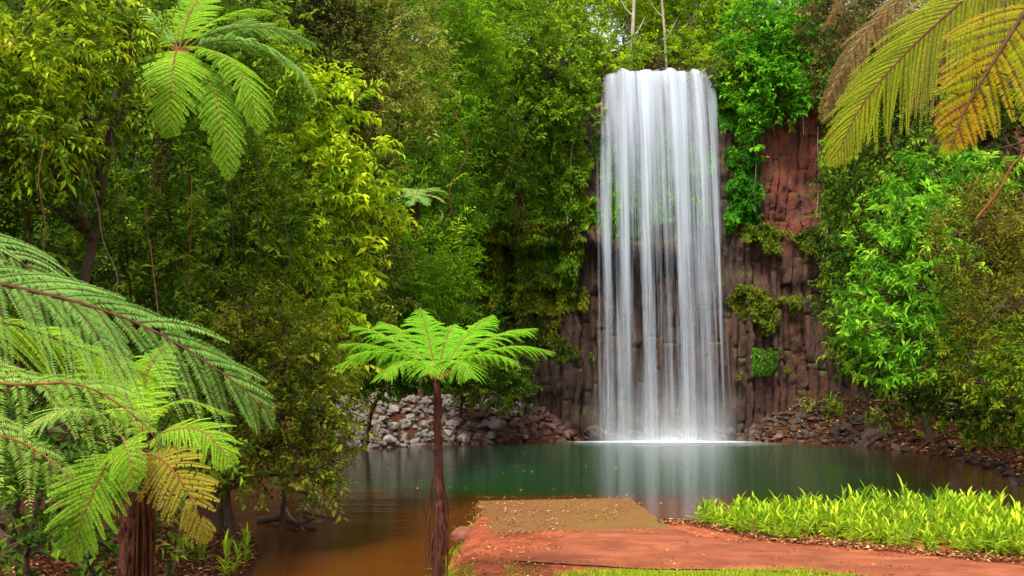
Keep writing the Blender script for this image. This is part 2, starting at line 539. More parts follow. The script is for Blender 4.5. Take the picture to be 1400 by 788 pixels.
def terr(x, y):
    x, y = np.asarray(x, float), np.asarray(y, float)
    d = pool_d(x, y)
    n = fbm(x * .35, y * .35, 3.3, 4) - .5
    dp = np.maximum(d, 0)
    near = np.minimum(.5, dp * 1.6) + .03 * (fbm(x * 1.1, y * .8, 6.0, 2) - .5) * sstep(.3, .8, dp) + .7 * sstep(11.5, 3, y)
    left = .28 * np.minimum(dp, 2.5) + .75 * np.maximum(dp - 2.5, 0) + n * 1.0 * sstep(.3, 3, dp)
    left_near = .35 + .18 * np.minimum(dp, 8) + n * .5
    right = .30 * np.minimum(dp, 5) + .8 * np.maximum(dp - 5, 0) + n * .8 * sstep(.3, 3, dp)
    back = np.minimum(.62 * dp, 2.0) + n * .5 * sstep(.3, 2, dp)
    z = near
    wl = sstep(-2.2, -3.6, x) * sstep(8, 11, y) + sstep(-2.5, -6, x) * sstep(8, 11, y)
    wl = np.clip(wl, 0, 1)
    ln = left_near + (left - left_near) * sstep(12, 18, y)
    z = z * (1 - wl) + np.minimum(ln, 18) * wl
    lz = sstep(-2.5, -6, x) * (1 - sstep(8, 11, y))
    z = z * (1 - lz) + (1.0 + n * .4 - .12 * np.minimum(x + 2.5, 0)) * lz
    wr = sstep(11, 16, x + .25 * (y - 22)) * sstep(17, 24, y)
    z = z * (1 - wr) + np.minimum(right, 18) * wr
    wb = sstep(43, 47.5, y) * (1 - sstep(15, 18, np.abs(x - 4)))
    z = z * (1 - wb) + back * wb
    c = cliff_c(x, y)
    wc = sstep(1.2, 3.6, c)
    z = z * (1 - wc) + (20.0 + .05 * np.maximum(c - 1, 0) + .55 * np.maximum(c - 9, 0) * sstep(110, 90, y) + n * 1.2 - 2.6 * np.exp(-((x - 7.2) / 4.2) ** 4) * sstep(26, 12, c)) * wc
    z = np.where(d < 0, -np.minimum(1.6, -d * .55), z)
    return z

def tz(x, y):
    return float(terr(np.array([x]), np.array([y]))[0])

def grid_sheet(xs, ys, zf):
    X, Y = np.meshgrid(xs, ys, indexing='xy')
    Z = zf(X, Y)
    V = np.stack([X, Y, Z], -1).reshape(-1, 3)
    nx, ny = len(xs), len(ys)
    i, j = np.meshgrid(np.arange(ny - 1), np.arange(nx - 1), indexing='ij')
    Q = np.stack([i * nx + j, i * nx + j + 1, (i + 1) * nx + j + 1, (i + 1) * nx + j], -1).reshape(-1, 4)
    return V, Q, X, Y

xs = np.concatenate([np.linspace(-400, -45, 12, endpoint=False), np.arange(-45, -6, .6), np.arange(-6, 12, .16),
                     np.arange(12, 45, .6), np.linspace(45, 400, 12)])
ys = np.concatenate([np.linspace(-300, -10, 8, endpoint=False), np.arange(-10, 9, .7), np.arange(9, 24, .16), np.arange(24, 75, .55),
                     np.linspace(75, 500, 14)])
V, Q, X, Y = grid_sheet(xs, ys, terr)
dpl = pool_d(X, Y)
trod = sstep(-2.4, -1.2, X) * sstep(26, 20, Y)
turf = np.clip(sstep(14.3, 13.7, Y + .15 * np.sin(X * 2.1) + .42 * np.maximum(X - 3.3, 0)) * sstep(.6, 1.3, X), 0, 1)
mesh('ground', V, Q, M['soil'], smooth=True, attrs={'humus': (1 - trod).ravel() * .92, 'turf': turf.ravel()})
tag(bpy.data.objects['ground'], kind='structure')

# pool water: one level sheet, the bed and banks rise through it
pxs = np.linspace(-11, 19, 150); pys = np.linspace(10.5, 56, 200)
V, Q, X, Y = grid_sheet(pxs, pys, lambda x, y: x * 0)
dd = -pool_d(X, Y)
shal = sstep(6.5, 1.0, dd) * .35 + sstep(34, 21, Y - .12 * np.abs(X)) * sstep(13, 4, X) * .75 + sstep(3.0, .3, dd) * .25 + sstep(22, 15, Y) * .3
shal = shal * (1 - .75 * sstep(40, 48, Y) * sstep(1, 4, dd)) + .5 * sstep(10, 15, X) * sstep(44, 30, Y) * sstep(6, 1, dd)
keep = (dd.ravel() > -1.2)
Qk = Q[keep[Q].any(axis=1)]
tag(mesh('water', V, Qk, M['water'], smooth=True, attrs={'shallow': np.clip(shal, 0, 1).ravel(), 'ripple': np.exp(-np.hypot((X - 7.4) / 6.5, (Y - 50.5) / 7.0) ** 2).ravel()}), kind='structure')

# ------------------------------------------------------------------ cliff
cl_t = np.concatenate([[0], np.cumsum(np.hypot(*np.diff(CLIFF, axis=0).T))])
def cl_pt(s):
    x = np.interp(s, cl_t, CLIFF[:, 0]); y = np.interp(s, cl_t, CLIFF[:, 1])
    e = 1.2
    dx = np.interp(s + e, cl_t, CLIFF[:, 0]) - np.interp(s - e, cl_t, CLIFF[:, 0])
    dy = np.interp(s + e, cl_t, CLIFF[:, 1]) - np.interp(s - e, cl_t, CLIFF[:, 1])
    l = np.hypot(dx, dy)
    return x, y, dy / l, -dx / l       # outward normal points to the pool (towards -Y)

crng = np.random.default_rng(11)
cw = crng.uniform(.28, .72, 400)
cedge = np.concatenate([[0], np.cumsum(cw)])
S_FALL = float(np.interp(4.2, CLIFF[:, 0], cl_t))
def cliff_off(s, z):
    s = np.asarray(s, float); z = np.asarray(z, float)
    sw = s + (fbm(s * .4, z * .35, 8.8, 3) - .5) * .9          # columns lean and wander
    i = np.clip(np.searchsorted(cedge, sw) - 1, 0, len(cw) - 1)
    t = (sw - cedge[i]) / cw[i] * 2 - 1
    prof = np.clip(1 - t * t, 0, 1) ** .4
    ph = _h(i, i * 0 + 3, i * 0) * 4
    seg = np.floor((z + ph) / (2.0 + 5.0 * _h(i, i * 0 + 9, i * 0))).astype(np.int64)
    dep = (_h(i, i * 0 + 2, i * 0 + 5) - .5) * .42 + (_h(i, seg, i * 0 + 5) - .5) * .34
    ln_ = 2.0 + 5.0 * _h(i, i * 0 + 9, i * 0)
    fr_ = np.mod((z + ph) / ln_, 1.0)
    crack = np.exp(-(np.minimum(fr_, 1 - fr_) * ln_ / .10) ** 2)
    zl = 10.1 + (fbm(s * .22, 5.5, 0, 3) - .5) * 3.0            # uneven ledge
    low = sstep(zl - .4, zl - 1.4, z)
    ml = sstep(S_FALL + 1, S_FALL - 1, s)
    amp = .25 + .75 * sstep(.42, .62, fbm(s * .3, 9.1, 0, 2)) + .35 * ml
    o = .34 * prof * (.55 + .45 * low) + dep * (.6 + .4 * low) - .11 * crack
    o = o - .85 * low * amp + .75 * amp * np.exp(-((z - zl) / .6) ** 2) * (.4 + fbm(s * .9, z, 0, 3)) - .45 * amp * np.exp(-((z - zl + 1.2) / .5) ** 2)
    o = o + (fbm(s * .35, z * .3, 1.7, 4) - .5) * 2.0 + (fbm(s * 1.3, z * 1.0, 4.1, 4) - .5) * .38 + (fbm(s * 4.0, z * 1.6, 7.1, 3) - .5) * .24
    o = o - .08 * np.maximum(z - 11, 0) + .35 * sstep(2.2, .2, z)
    # the stream has worn back the lip it pours over
    wf = sstep(S_FALL - 1.2, S_FALL - .2, s) * sstep(S_FALL + 8.2, S_FALL + 7.2, s)
    lim = .6 - 1.55 * sstep(14.5, 18.3, z)
    return np.where(z > 14, o * (1 - wf) + np.minimum(o, lim) * wf, o)

def cliff_xyz(s, z):
    x, y, nx, ny = cl_pt(s)
    o = cliff_off(s, z)
    return np.stack([x + nx * o, y + ny * o, z], -1), np.stack([nx, ny, nx * 0], -1)

def cl_top(x):
    return 20.7 - 1.85 * np.exp(-((x - 7.0) / 3.9) ** 6)

s_vals = np.concatenate([np.arange(6, 28, .35), np.arange(28, 62, .06), np.arange(62, cl_t[-1] - 2, .35)])
z_vals = np.linspace(-.6, 1, 230)
S2, U2 = np.meshgrid(s_vals, np.linspace(0, 1, 230), indexing='xy')
xx, _, _, _ = cl_pt(S2)
Z2 = -.6 + U2 * (cl_top(xx) + .6)
Pc, _ = cliff_xyz(S2, Z2)
# fold the top back over the edge
_, _, nx_, ny_ = cl_pt(S2)
Vc = Pc.reshape(-1, 3)
nx, ny = len(s_vals), 230
top = Pc[-1].copy()
back_pts = top + np.stack([-nx_[-1] * 4.5, -ny_[-1] * 4.5, 0 * nx_[-1] - .25], -1)
Vc = np.vstack([Vc, back_pts])
i, j = np.meshgrid(np.arange(ny), np.arange(nx - 1), indexing='ij')
Qc = np.stack([i * nx + j, i * nx + j + 1, (i + 1) * nx + j + 1, (i + 1) * nx + j], -1).reshape(-1, 4)
tag(mesh('cliff', Vc, Qc, M['cliff'], smooth=False), kind='structure')

def s_at_x(x):
    return float(np.interp(x, CLIFF[:, 0], cl_t))

# ------------------------------------------------------------------ foliage
def leaves(pos, dr, up, L, W, tint, fold=.25):
    """two-triangle folded leaves: pos base, dr direction, up leaf normal -> V, F, tint"""
    n = len(pos)
    dr = nrm(dr)
    side = nrm(np.cross(dr, up))
    up2 = np.cross(side, dr)
    L = np.broadcast_to(L, (n,))[:, None]
    W = np.broadcast_to(W, (n,))[:, None]
    b = pos
    tip = pos + dr * L - up2 * L * .10
    mid = pos + dr * L * .45 + up2 * L * .02
    l = mid + side * W * .5 + up2 * W * fold
    r = mid - side * W * .5 + up2 * W * fold
    V = np.stack([b, l, tip, r], 1).reshape(-1, 3)
    k = np.arange(n)[:, None] * 4
    Fc = np.concatenate([k + np.array([[0, 2, 1]]), k + np.array([[0, 3, 2]])], 1).reshape(-1, 3)
    return V, Fc, np.repeat(tint, 4)

STY = {
    # leaf length, width, leaves per spray, spray length, droop, mode, material, cover
    'droop': (.125, .042, 9, .30, 1.0, 'alt', 'droop', 3.0),
    'dark': (.115, .050, 9, .30, .35, 'alt', 'dark', 3.0),
    'darkbrown': (.14, .06, 9, .36, .4, 'alt', 'darkbrown', 3.0),
    'yellow': (.19, .065, 8, .36, 1.0, 'alt', 'yellow', 3.4),
    'greygreen': (.17, .055, 11, .6, .3, 'alt', 'greygreen', 2.6),
    'olive': (.10, .048, 9, .28, .35, 'alt', 'olive', 3.2),
    'feather': (.24, .05, 14, .9, .25, 'alt', 'feather', 3.0),
    'fresh': (.25, .11, 9, .6, .4, 'alt', 'fresh', 2.8),
    'vivid': (.28, .13, 8, .5, .5, 'alt', 'vivid', 3.2),
    'palmate': (.24, .075, 9, .12, .45, 'whorl', 'palmate', 3.0),
    'russet': (.10, .03, 8, .4, .3, 'alt', 'russet', 2.2),
    'mid': (.16, .07, 9, .42, .45, 'alt', 'mid', 3.0),
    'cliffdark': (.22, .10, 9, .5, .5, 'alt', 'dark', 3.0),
    'cliffmid': (.22, .10, 9, .5, .5, 'alt', 'mid', 3.0),
}

def spray_leaves(g, C, D, sty, scale=1.0, tbias=0.0, r=rng):
    """C spray bases, D spray directions"""
    L, W, n, SL, droop, mode, mat, _ = STY[sty]
    L, W, SL = L * scale, W * scale, SL * scale
    m = len(C)
    D = nrm(D)
    base_t = np.clip(r.normal(.42 + tbias, .16, m), 0, 1)
    ref = nrm(r.normal(0, 1, (m, 3)))
    A = nrm(np.cross(D, ref))
    A[:, 2] *= .5
    A = nrm(A)
    for k in range(n):
        u = (k + r.uniform(0, .8, m)) / n
        if mode == 'alt':
            p = C + D * (SL * u)[:, None]
            p[:, 2] -= droop * .35 * SL * u ** 2
            sgn = 1 if k % 2 else -1
            d = A * sgn * .8 + D * .55 + r.normal(0, .22, (m, 3))
            d[:, 2] -= droop * (.55 + .3 * r.random(m))
        else:
            an = k * 2.399 + r.uniform(0, 6.28, m) * .15
            B = np.cross(D, A)
            p = C + D * (SL * u)[:, None]
            d = A * np.cos(an)[:, None] + B * np.sin(an)[:, None] + D * .35 + r.normal(0, .1, (m, 3))
            d[:, 2] -= droop * .5
        upv = np.tile([0, 0, 1.0], (m, 1)) + r.normal(0, .35, (m, 3))
        s = r.uniform(.7, 1.2, m)
        t = np.clip(base_t + r.normal(0, .10, m) + .18 * (u - .5), 0, 1)
        g.add(*leaves(p, d, upv, L * s, W * s, t))

def crown_geo(blobs, sty, scale=1.0, cover=1.0, clump=.34, tbias=0.0, seed=0, droopy=0.0):
    r = np.random.default_rng(seed + 1000)
    g = Geo()
    L, W, n, SL, droop, mode, mat, cov = STY[sty]
    limbs = []
    for (c, rx, ry, rz) in blobs:
        rad = np.array([rx, ry, rz])
        rm = (rx * rz) ** .5
        nc = int(max(8, 4.2 / clump ** 2 * (.75 + .25 * ry / rm)))
        dirs = nrm(r.normal(0, 1, (nc, 3)))
        dirs[:, 2] = dirs[:, 2] * .9 + .1
        lump = .62 + .5 * r.random(nc) ** .7
        cc = c + dirs * rad * lump[:, None]
        rc = clump * rm * r.uniform(.6, 1.25, nc)
        area = np.pi * rx * rz * cov * cover
        nl = area / (L * W * .5 * scale ** 2)
        ns = int(nl / n)
        w = rc ** 2 / (rc ** 2).sum()
        which = r.choice(nc, ns, p=w)
        dd = nrm(r.normal(0, 1, (ns, 3)) + dirs[which] * .7 + np.array([0, 0, .35]))
        C = cc[which] + dd * (rc[which] * (.35 + .65 * r.random(ns) ** .6))[:, None] * np.array([1, 1, .8])
        D = dd + np.array([0, 0, .1 - droopy]) + r.normal(0, .3, (ns, 3))
        ctint = r.normal(0, .17, nc)
        spray_leaves(g, C, D, sty, scale, tbias, r) if False else _sp(g, C, D, sty, scale, tbias + ctint[which], r)
        limbs.append((c, cc[np.argsort(-rc)[:7]]))
    return g, limbs, M[mat]

def _sp(g, C, D, sty, scale, tb, r):
    L, W, n, SL, droop, mode, mat, _ = STY[sty]
    L, W, SL = L * scale, W * scale, SL * scale
    m = len(C)
    D = nrm(D)
    base_t = np.clip(r.normal(.42, .19, m) + tb, 0, 1)
    A = np.cross(D, nrm(r.normal(0, 1, (m, 3))))
    A[:, 2] *= .5
    A = nrm(A)
    B = np.cross(D, A)
    for k in range(n):
        u = (k + r.uniform(0, .8, m)) / n
        p = C + D * (SL * u)[:, None]
        if mode == 'alt':
            p[:, 2] -= droop * .35 * SL * u ** 2
            d = A * (.8 if k % 2 else -.8) + D * .55 + r.normal(0, .22, (m, 3))
            d[:, 2] -= droop * (.55 + .3 * r.random(m))
        else:
            an = k * 2.399 + r.uniform(0, .9, m)
            d = A * np.cos(an)[:, None] + B * np.sin(an)[:, None] + D * .35 + r.normal(0, .1, (m, 3))
            d[:, 2] -= droop * .5
        upv = np.array([0, 0, 1.0]) + r.normal(0, .35, (m, 3))
        s = r.uniform(.7, 1.2, m)
        t = np.clip(base_t + r.normal(0, .10, m) + .18 * (u - .5), 0, 1)
        g.add(*leaves(p, d, upv, L * s, W * s, t))

tree_seed = [0]
def tree(name, label, cat, sty, blobs, base=None, trunk_r=.12, bark='bark', scale=1.0, cover=1.0, clump=.34, tbias=0.0, group=None, droopy=0.0,
         trunk_vis=True):
    """blobs: (px, py, Y, rx_px, ry_px[, depth factor]) ; base (x, y) on the ground"""
    tree_seed[0] += 1
    bl = []
    for b in blobs:
        px, py, Yd, rx, rz = b[:5]
        k = b[5] if len(b) > 5 else .8
        c = P(px, py, Yd)
        bl.append((c, rx * Yd / F, k * (rx + rz) / 2 * Yd / F, rz * Yd / F))
    cen = np.mean([b[0] for b in bl], axis=0)
    if base is None:
        base = (cen[0], cen[1] + .5)
    bz = tz(*base) - .12
    b3 = np.array([base[0], base[1], bz])
    root = thing(name, b3, label, cat, group)
    g, limbs, mt = crown_geo(bl, sty, scale, cover, clump, tbias, tree_seed[0] * 13, droopy)
    if cover > .65:
        g2, _, _ = crown_geo(bl, sty, scale * 1.55, cover * .16, clump, tbias + .12, tree_seed[0] * 13 + 5, droopy)
        g.add(np.concatenate(g2.V), np.concatenate(g2.Fc), np.concatenate(g2.T))
    o = np.concatenate(g.V) - b3
    mesh('crown', o, np.concatenate(g.Fc), mt, root, np.concatenate(g.T))
    # trunk and limbs
    r = np.random.default_rng(tree_seed[0])
    tg = Geo()
    ordered = sorted(limbs, key=lambda q: q[0][2])
    topc = ordered[-1][0] if len(ordered) > 1 else ordered[0][0]
    H = max(topc[2] - bz, .5)
    mid = b3 * .5 + topc * .5 + np.array([r.normal(0, .06) * H, r.normal(0, .04) * H, 0])
    spine = curve([b3, b3 * .8 + topc * .2 + np.array([r.normal(0, .03) * H, 0, .06 * H]), mid, topc], 16)
    rr = np.linspace(trunk_r, trunk_r * .3, 16)
    rr[0] *= 1.5; rr[1] *= 1.15
    tg.add(*tube(spine - b3, rr, 8))
    for c, cl in limbs:
        zz = np.clip((c[2] - bz) * .72, .1, H * .95)
        k = int(np.clip(np.searchsorted(spine[:, 2], bz + zz), 1, 14))
        q0 = spine[k]
        lp = curve([q0, q0 * .5 + c * .5 + r.normal(0, .05, 3) * H * .5, c], 7)
        tg.add(*tube(lp - b3, np.linspace(trunk_r * .5, trunk_r * .22, 7), 6))
        for e in cl:
            bp = curve([c, c * .5 + e * .5 + r.normal(0, .06, 3), e], 5)
            tg.add(*tube(bp - b3, np.linspace(trunk_r * .2, trunk_r * .05, 5), 5))
    tg.build('trunk', M[bark], root, True)
    return root

# ------------------------------------------------------------------ ferns
def frond_geo(pts, wid, n=26, m=14, droop=.25, up=(0, 0, 1), stalk=.14, r0=.012, tbias=0.0, detail=True, seed=0, ragged=0.0, lean=.0,
              pfac=1.0, ang=(62, 40), tip=0.0, pin=1.3):
    """a twice-divided frond along pts. returns blade Geo, stalk Geo"""
    r = np.random.default_rng(seed)
    nn = 60
    c = curve(pts, nn)
    T = nrm(np.gradient(c, axis=0))
    up = np.asarray(up, float)
    S = nrm(np.cross(T, up))
    Nn = np.cross(S, T)
    arc = np.concatenate([[0], np.cumsum(np.linalg.norm(np.diff(c, axis=0), axis=1))])
    Ltot = arc[-1]
    g, st = Geo(), Geo()
    st.add(*tube(c, np.linspace(r0, r0 * .18, nn), 6))
    gap = Ltot * (1 - stalk) / n
    m0 = int(m * (2.1 if detail else 1.3))
    for i in range(n):
        q = (i + .5) / n
        s = (stalk + (1 - stalk) * q) * Ltot
        prof = min(1, .42 + 1.9 * q) * (1 - q ** 2.4) ** .9 + .04
        for sd in (-1, 1):
            if r.random() < ragged * .5:
                continue
            ss = s + sd * gap * .12
            p0 = np.array([np.interp(ss, arc, c[:, a]) for a in range(3)])
            t0 = np.array([np.interp(ss, arc, T[:, a]) for a in range(3)])
            s0 = np.array([np.interp(ss, arc, S[:, a]) for a in range(3)])
            n0 = np.array([np.interp(ss, arc, Nn[:, a]) for a in range(3)])
            a = R(ang[0] + (ang[1] - ang[0]) * q + r.normal(0, 4.0))
            l = wid * prof * r.uniform(.84, 1.06)
            d0 = s0 * sd * math.sin(a) + t0 * math.cos(a) + n0 * (.10 + lean)
            m = max(6, int(m0 * (.45 + .55 * prof)))
            u = (np.arange(m) + .6) / m
            dr = droop * (.6 + .8 * r.random())
            cp = p0 + d0 * (l * u)[:, None] - np.array([0, 0, 1.0]) * (dr * l * u ** 2)[:, None]
            tg_ = nrm(d0 - np.array([0, 0, 1.0]) * (2 * dr * u)[:, None])
            b0 = nrm(np.cross(tg_, n0))
            if detail:
                st.add(*tube(np.vstack([p0, cp[::3], cp[-1:]]), np.linspace(r0 * .17, r0 * .05, len(cp[::3]) + 2), 3))
            pw = gap * .72 * pfac * (1 - .72 * u ** 2.4) * r.uniform(.85, 1.1)
            ptint = r.normal(.5 + tbias + tip * q * q, .07 + .1 * abs(tip))
            for e in (-1, 1):
                dd = b0 * e + tg_ * .42 + r.normal(0, .07, (m, 3)) - np.array([0, 0, .12])
                ln = pw * r.uniform(.88, 1.1, m)
                if ragged:
                    ln = ln * (r.random(m) > ragged * .35)
                t = np.clip(ptint + r.normal(0, .09, m) + .05 * e, 0, 1)
                g.add(*leaves(cp, dd, np.broadcast_to(n0, (m, 3)) + r.normal(0, .12, (m, 3)), ln, np.full(m, l / m * pin), t, .12))
    return g, st

def add_frond(root, pts, mat, wid, stalk_mat='stalk', label=None, **kw):
    o3 = np.array(root.location)
    g, st = frond_geo(pts, wid, **kw)
    f = mesh('frond', np.concatenate(g.V) - o3, np.concatenate(g.Fc), M[mat], root, np.concatenate(g.T))
    mesh('stalk', np.concatenate(st.V) - o3, np.concatenate(st.Fc), M[stalk_mat], f, np.concatenate(st.T), True)
    if label:
        f['label'] = label
    return f

def arch(c, az, L, e0, e1, n=9, tilt=0):
    """frond spine from crown c: azimuth az, starting and ending elevation in degrees"""
    pts = [np.array(c, float)]
    el = np.linspace(R(e0), R(e1), n)
    for e in el:
        pts.append(pts[-1] + L / n * np.array([math.cos(az) * math.cos(e), math.sin(az) * math.cos(e), math.sin(e)]))
    q = np.array(pts) - pts[0]
    ct, st_ = math.cos(R(tilt)), math.sin(R(tilt))
    q = np.stack([q[:, 0], q[:, 1] * ct - q[:, 2] * st_, q[:, 1] * st_ + q[:, 2] * ct], -1) + pts[0]
    return list(q[::2])

def fern_trunk(root, b, c, r0, r1, mat='fern_trunk', rough=.25, seed=1, bend=0.0):
    r = np.random.default_rng(seed)
    b, c = np.asarray(b, float), np.asarray(c, float)
    n, k = 60, 14
    sp = curve([b, b * .6 + c * .4 + np.array([r.normal(0, .02) + bend, r.normal(0, .02), 0]), c], n)
    V, Q = tube(sp, np.linspace(r0, r1, n), k)
    ring = V.reshape(n, k, 3)
    ctr = sp[:, None]
    f = 1 + rough * (r.random((n, k, 1)) - .5) + .12 * np.sin(np.arange(n) * 1.3)[:, None, None] * 0
    ring = ctr + (ring - ctr) * f
    o3 = np.array(root.location)
    g = Geo(); g.add(ring.reshape(-1, 3) - o3, Q)
    # old leaf-base stubs all round
    for i in range(110):
        u = r.random(); an = r.random() * 6.283
        p = sp[int(u * (n - 1))]; rad = r0 + (r1 - r0) * u
        o = np.array([math.cos(an), math.sin(an), 0])
        g.add(*tube([p + o * rad * .8 - o3, p + o * rad * 1.15 + np.array([0, 0, .03]) - o3, p + o * rad * 1.3 + np.array([0, 0, .075]) - o3], [.014, .010, .005], 4))
    return g.build('trunk', M[mat], root, True)

def hanging_fibres(root, sp_c, r, n, lo, hi, mat, name='root_fibres', seed=3, thick=.008):
    rr = np.random.default_rng(seed)
    o3 = np.array(root.location)
    g = Geo()
    for i in range(n):
        an = rr.random() * 6.283
        z0 = rr.uniform(*hi)
        z1 = rr.uniform(*lo)
        if z1 > z0 - .1: z1 = z0 - .25
        o = np.array([math.cos(an), math.sin(an), 0])
        p0 = np.array([sp_c[0], sp_c[1], z0]) + o * r
        p2 = np.array([sp_c[0], sp_c[1], z1]) + o * r * rr.uniform(1.2, 2.0)
        pm = (p0 + p2) / 2 + o * r * .5 + rr.normal(0, .015, 3)
        g.add(*tube(curve([p0, pm, p2], 7) - o3, np.linspace(thick, thick * .6, 7), 4))
    return g.build(name, M[mat], root, True)

# --- centre tree fern beside the red landing
c0 = P(597, 520, 12.55)
b0 = np.array([P(597, 520, 12.55)[0] - .02, 12.55, tz(P(597, 520, 12.55)[0], 12.55) - .05])
root = thing('tree_fern', b0, 'slender tree fern with a flat umbrella of fronds standing alone before the pool', 'tree fern')
fern_trunk(root, b0, c0, .066, .04, seed=5, bend=.07)
hanging_fibres(root, b0 + np.array([.03, -.02, 0]), .075, 24, (.45, 1.2), (.9, 1.9), 'fern_trunk', 'root_fibres', 4, .008)
specs = [  # azimuth deg, length, e0, e1
    (176, 1.42, 42, -12), (158, 1.5, 46, -2), (132, 1.5, 46, 8), (106, 1.45, 48, 12), (82, 1.4, 46, 8), (55, 1.5, 46, 4), (30, 1.7, 42, -4),
    (6, 1.68, 38, -24), (-26, 1.3, 46, -34), (-60, 1.1, 52, -42), (-93, 1.0, 54, -48), (-128, 1.1, 50, -40), (-157, 1.3, 46, -28), (200, 1.42, 40, -26)]
for i, (az, L, e0, e1) in enumerate(specs):
    add_frond(root, arch(c0 + np.array([math.cos(R(az)), math.sin(R(az)), 0]) * .045, R(az), L, e0 + 4, e1 + 8 * math.sin(i * 2.7), 9, 9), 'fern_bright', .46, n=24, m=16,
              droop=.45, stalk=.22, r0=.011, seed=i, tbias=.02)

# --- foreground tree fern at the lower left, its crown in the picture
cA = P(186, 622, 7.6)
bA = np.array([cA[0] + .02, 7.62, tz(cA[0], 7.62) - .05])
root = thing('tree_fern', bA, 'squat tree fern with rusty fibrous trunk and drooping fronds near the bank', 'tree fern')
fern_trunk(root, bA, cA, .085, .06, 'fern_trunk', .4, 8)
hanging_fibres(root, bA, .055, 45, (bA[2] + .1, bA[2] + .9), (1.6, cA[2]), 'fern_trunk_rust', 'dead_skirt', 6, .009)
def pts3(*a): return [P(*q) for q in a]
add_frond(root, pts3((186, 620, 7.6), (150, 632, 7.1), (120, 690, 6.9), (98, 765, 6.95)), 'fern', .36, n=19, m=14, droop=.15, up=(.1, -1, .55), stalk=.2, r0=.012, seed=21, tbias=-.18, label='frond hanging straight down, dark green')
add_frond(root, pts3((190, 620, 7.6), (225, 592, 7.5), (275, 590, 7.4), (318, 632, 7.3)), 'fern', .32, n=20, m=14, droop=.35, stalk=.15, seed=22, up=(0, -.5, 1))
add_frond(root, pts3((190, 620, 7.6), (220, 628, 7.2), (255, 670, 7.0), (284, 738, 6.95)), 'fern_rust', .33, n=20, m=14, droop=.25, stalk=.12, seed=23, up=(.35, -1, .55), ragged=.2, label='frond turning rusty brown')
add_frond(root, pts3((190, 620, 7.7), (200, 575, 7.8), (250, 548, 7.9), (318, 566, 8.0)), 'fern', .26, n=18, m=13, droop=.35, stalk=.15, seed=24, tbias=.08)
add_frond(root, pts3((184, 620, 7.6), (140, 570, 7.5), (90, 560, 7.3), (30, 590, 7.1)), 'fern_pale', .36, n=22, m=14, droop=.4, stalk=.15, seed=25)
add_frond(root, pts3((186, 620, 7.7), (180, 560, 8.0), (150, 500, 8.6), (110, 470, 9.2)), 'fern', .36, n=22, m=14, droop=.3, stalk=.15, seed=26, tbias=.2)
add_frond(root, pts3((186, 620, 7.7), (190, 560, 8.1), (205, 500, 8.8), (230, 470, 9.5)), 'fern', .36, n=22, m=14, droop=.3, stalk=.15, seed=27, tbias=.05)
add_frond(root, pts3((186, 622, 7.6), (170, 606, 7.2), (175, 620, 6.9), (185, 668, 6.7)), 'fern', .24, n=14, m=12, droop=.25, stalk=.2, seed=28, up=(0, -1, .5))
for k, (x1, y1, x2, y2) in enumerate([(150, 640, 130, 700), (165, 650, 160, 720), (205, 650, 215, 730)]):
    add_frond(root, pts3((186, 628, 7.62), (x1, y1, 7.6), (x2, y2, 7.6)), 'fern_dead', .12, 'stalk_dark', n=14, m=8, droop=.9, stalk=.1, seed=40 + k, ragged=.4)

# --- tree fern standing out of frame at left, its long fronds reach in
cB = P(-230, 470, 4.9)
bB = np.array([cB[0] - .05, cB[1], tz(cB[0], cB[1]) - .05])
root = thing('tree_fern', bB, 'large pale tree fern at the left edge with long arching fronds reaching in', 'tree fern')
fern_trunk(root, bB, cB, .15, .10, 'fern_trunk_rust', .3, 12)
add_frond(root, pts3((-230, 470, 4.9), (-90, 385, 4.9), (60, 402, 4.9), (200, 448, 5.0), (310, 515, 5.05), (372, 570, 5.1)), 'fern_cool', .60, 'stalk_dark', n=17, m=30, droop=.42, stalk=.12, r0=.016, seed=31, up=(.15, -.8, 1), ang=(52, 26), pfac=.52, pin=.8)
add_frond(root, pts3((-230, 470, 4.9), (-110, 320, 5.3), (-20, 330, 5.5), (60, 385, 5.6), (130, 450, 5.6), (175, 520, 5.6)), 'fern_cool', .56, 'stalk_dark', n=17, m=28, droop=.55, stalk=.12, r0=.015, seed=32, up=(.1, -.7, 1), tbias=.12, ang=(52, 28), pfac=.55, pin=.8)
add_frond(root, pts3((-230, 470, 4.9), (-120, 490, 4.4), (0, 524, 4.2), (110, 527, 4.2), (185, 570, 4.25), (222, 612, 4.3)), 'fern_pale', .46, 'stalk', n=20, m=26, droop=.7, stalk=.14, r0=.010, seed=33, up=(.1, -.9, 1), ragged=.45, ang=(60, 35), pfac=.58, pin=.75)
add_frond(root, pts3((-230, 470, 4.9), (-150, 520, 4.3), (-40, 580, 4.0), (40, 610, 3.95), (100, 655, 3.9)), 'fern_pale', .38, 'stalk', n=18, m=22, droop=.7, stalk=.2, r0=.010, seed=34, up=(.1, -.9, 1), ragged=.5, tbias=.1, ang=(60, 35), pfac=.58, pin=.75)
add_frond(root, pts3((-230, 470, 4.9), (-130, 430, 5.4), (0, 440, 5.9), (120, 480, 6.2), (215, 520, 6.4)), 'fern', .48, 'stalk_dark', n=20, m=24, droop=.6, stalk=.16, r0=.012, seed=35, tbias=.15, up=(.1, -.8, 1), pfac=.7)
add_frond(root, pts3((-230, 470, 4.9), (-240, 400, 4.5), (-260, 380, 3.9), (-280, 420, 3.4)), 'fern_cool', .42, 'stalk_dark', n=26, m=18, droop=.5, stalk=.16, r0=.012, seed=36)
add_frond(root, pts3((-230, 470, 4.9), (-330, 380, 5.0), (-450, 370, 5.0), (-560, 440, 5.0)), 'fern_cool', .42, 'stalk_dark', n=26, m=18, droop=.5, stalk=.16, r0=.012, seed=37)
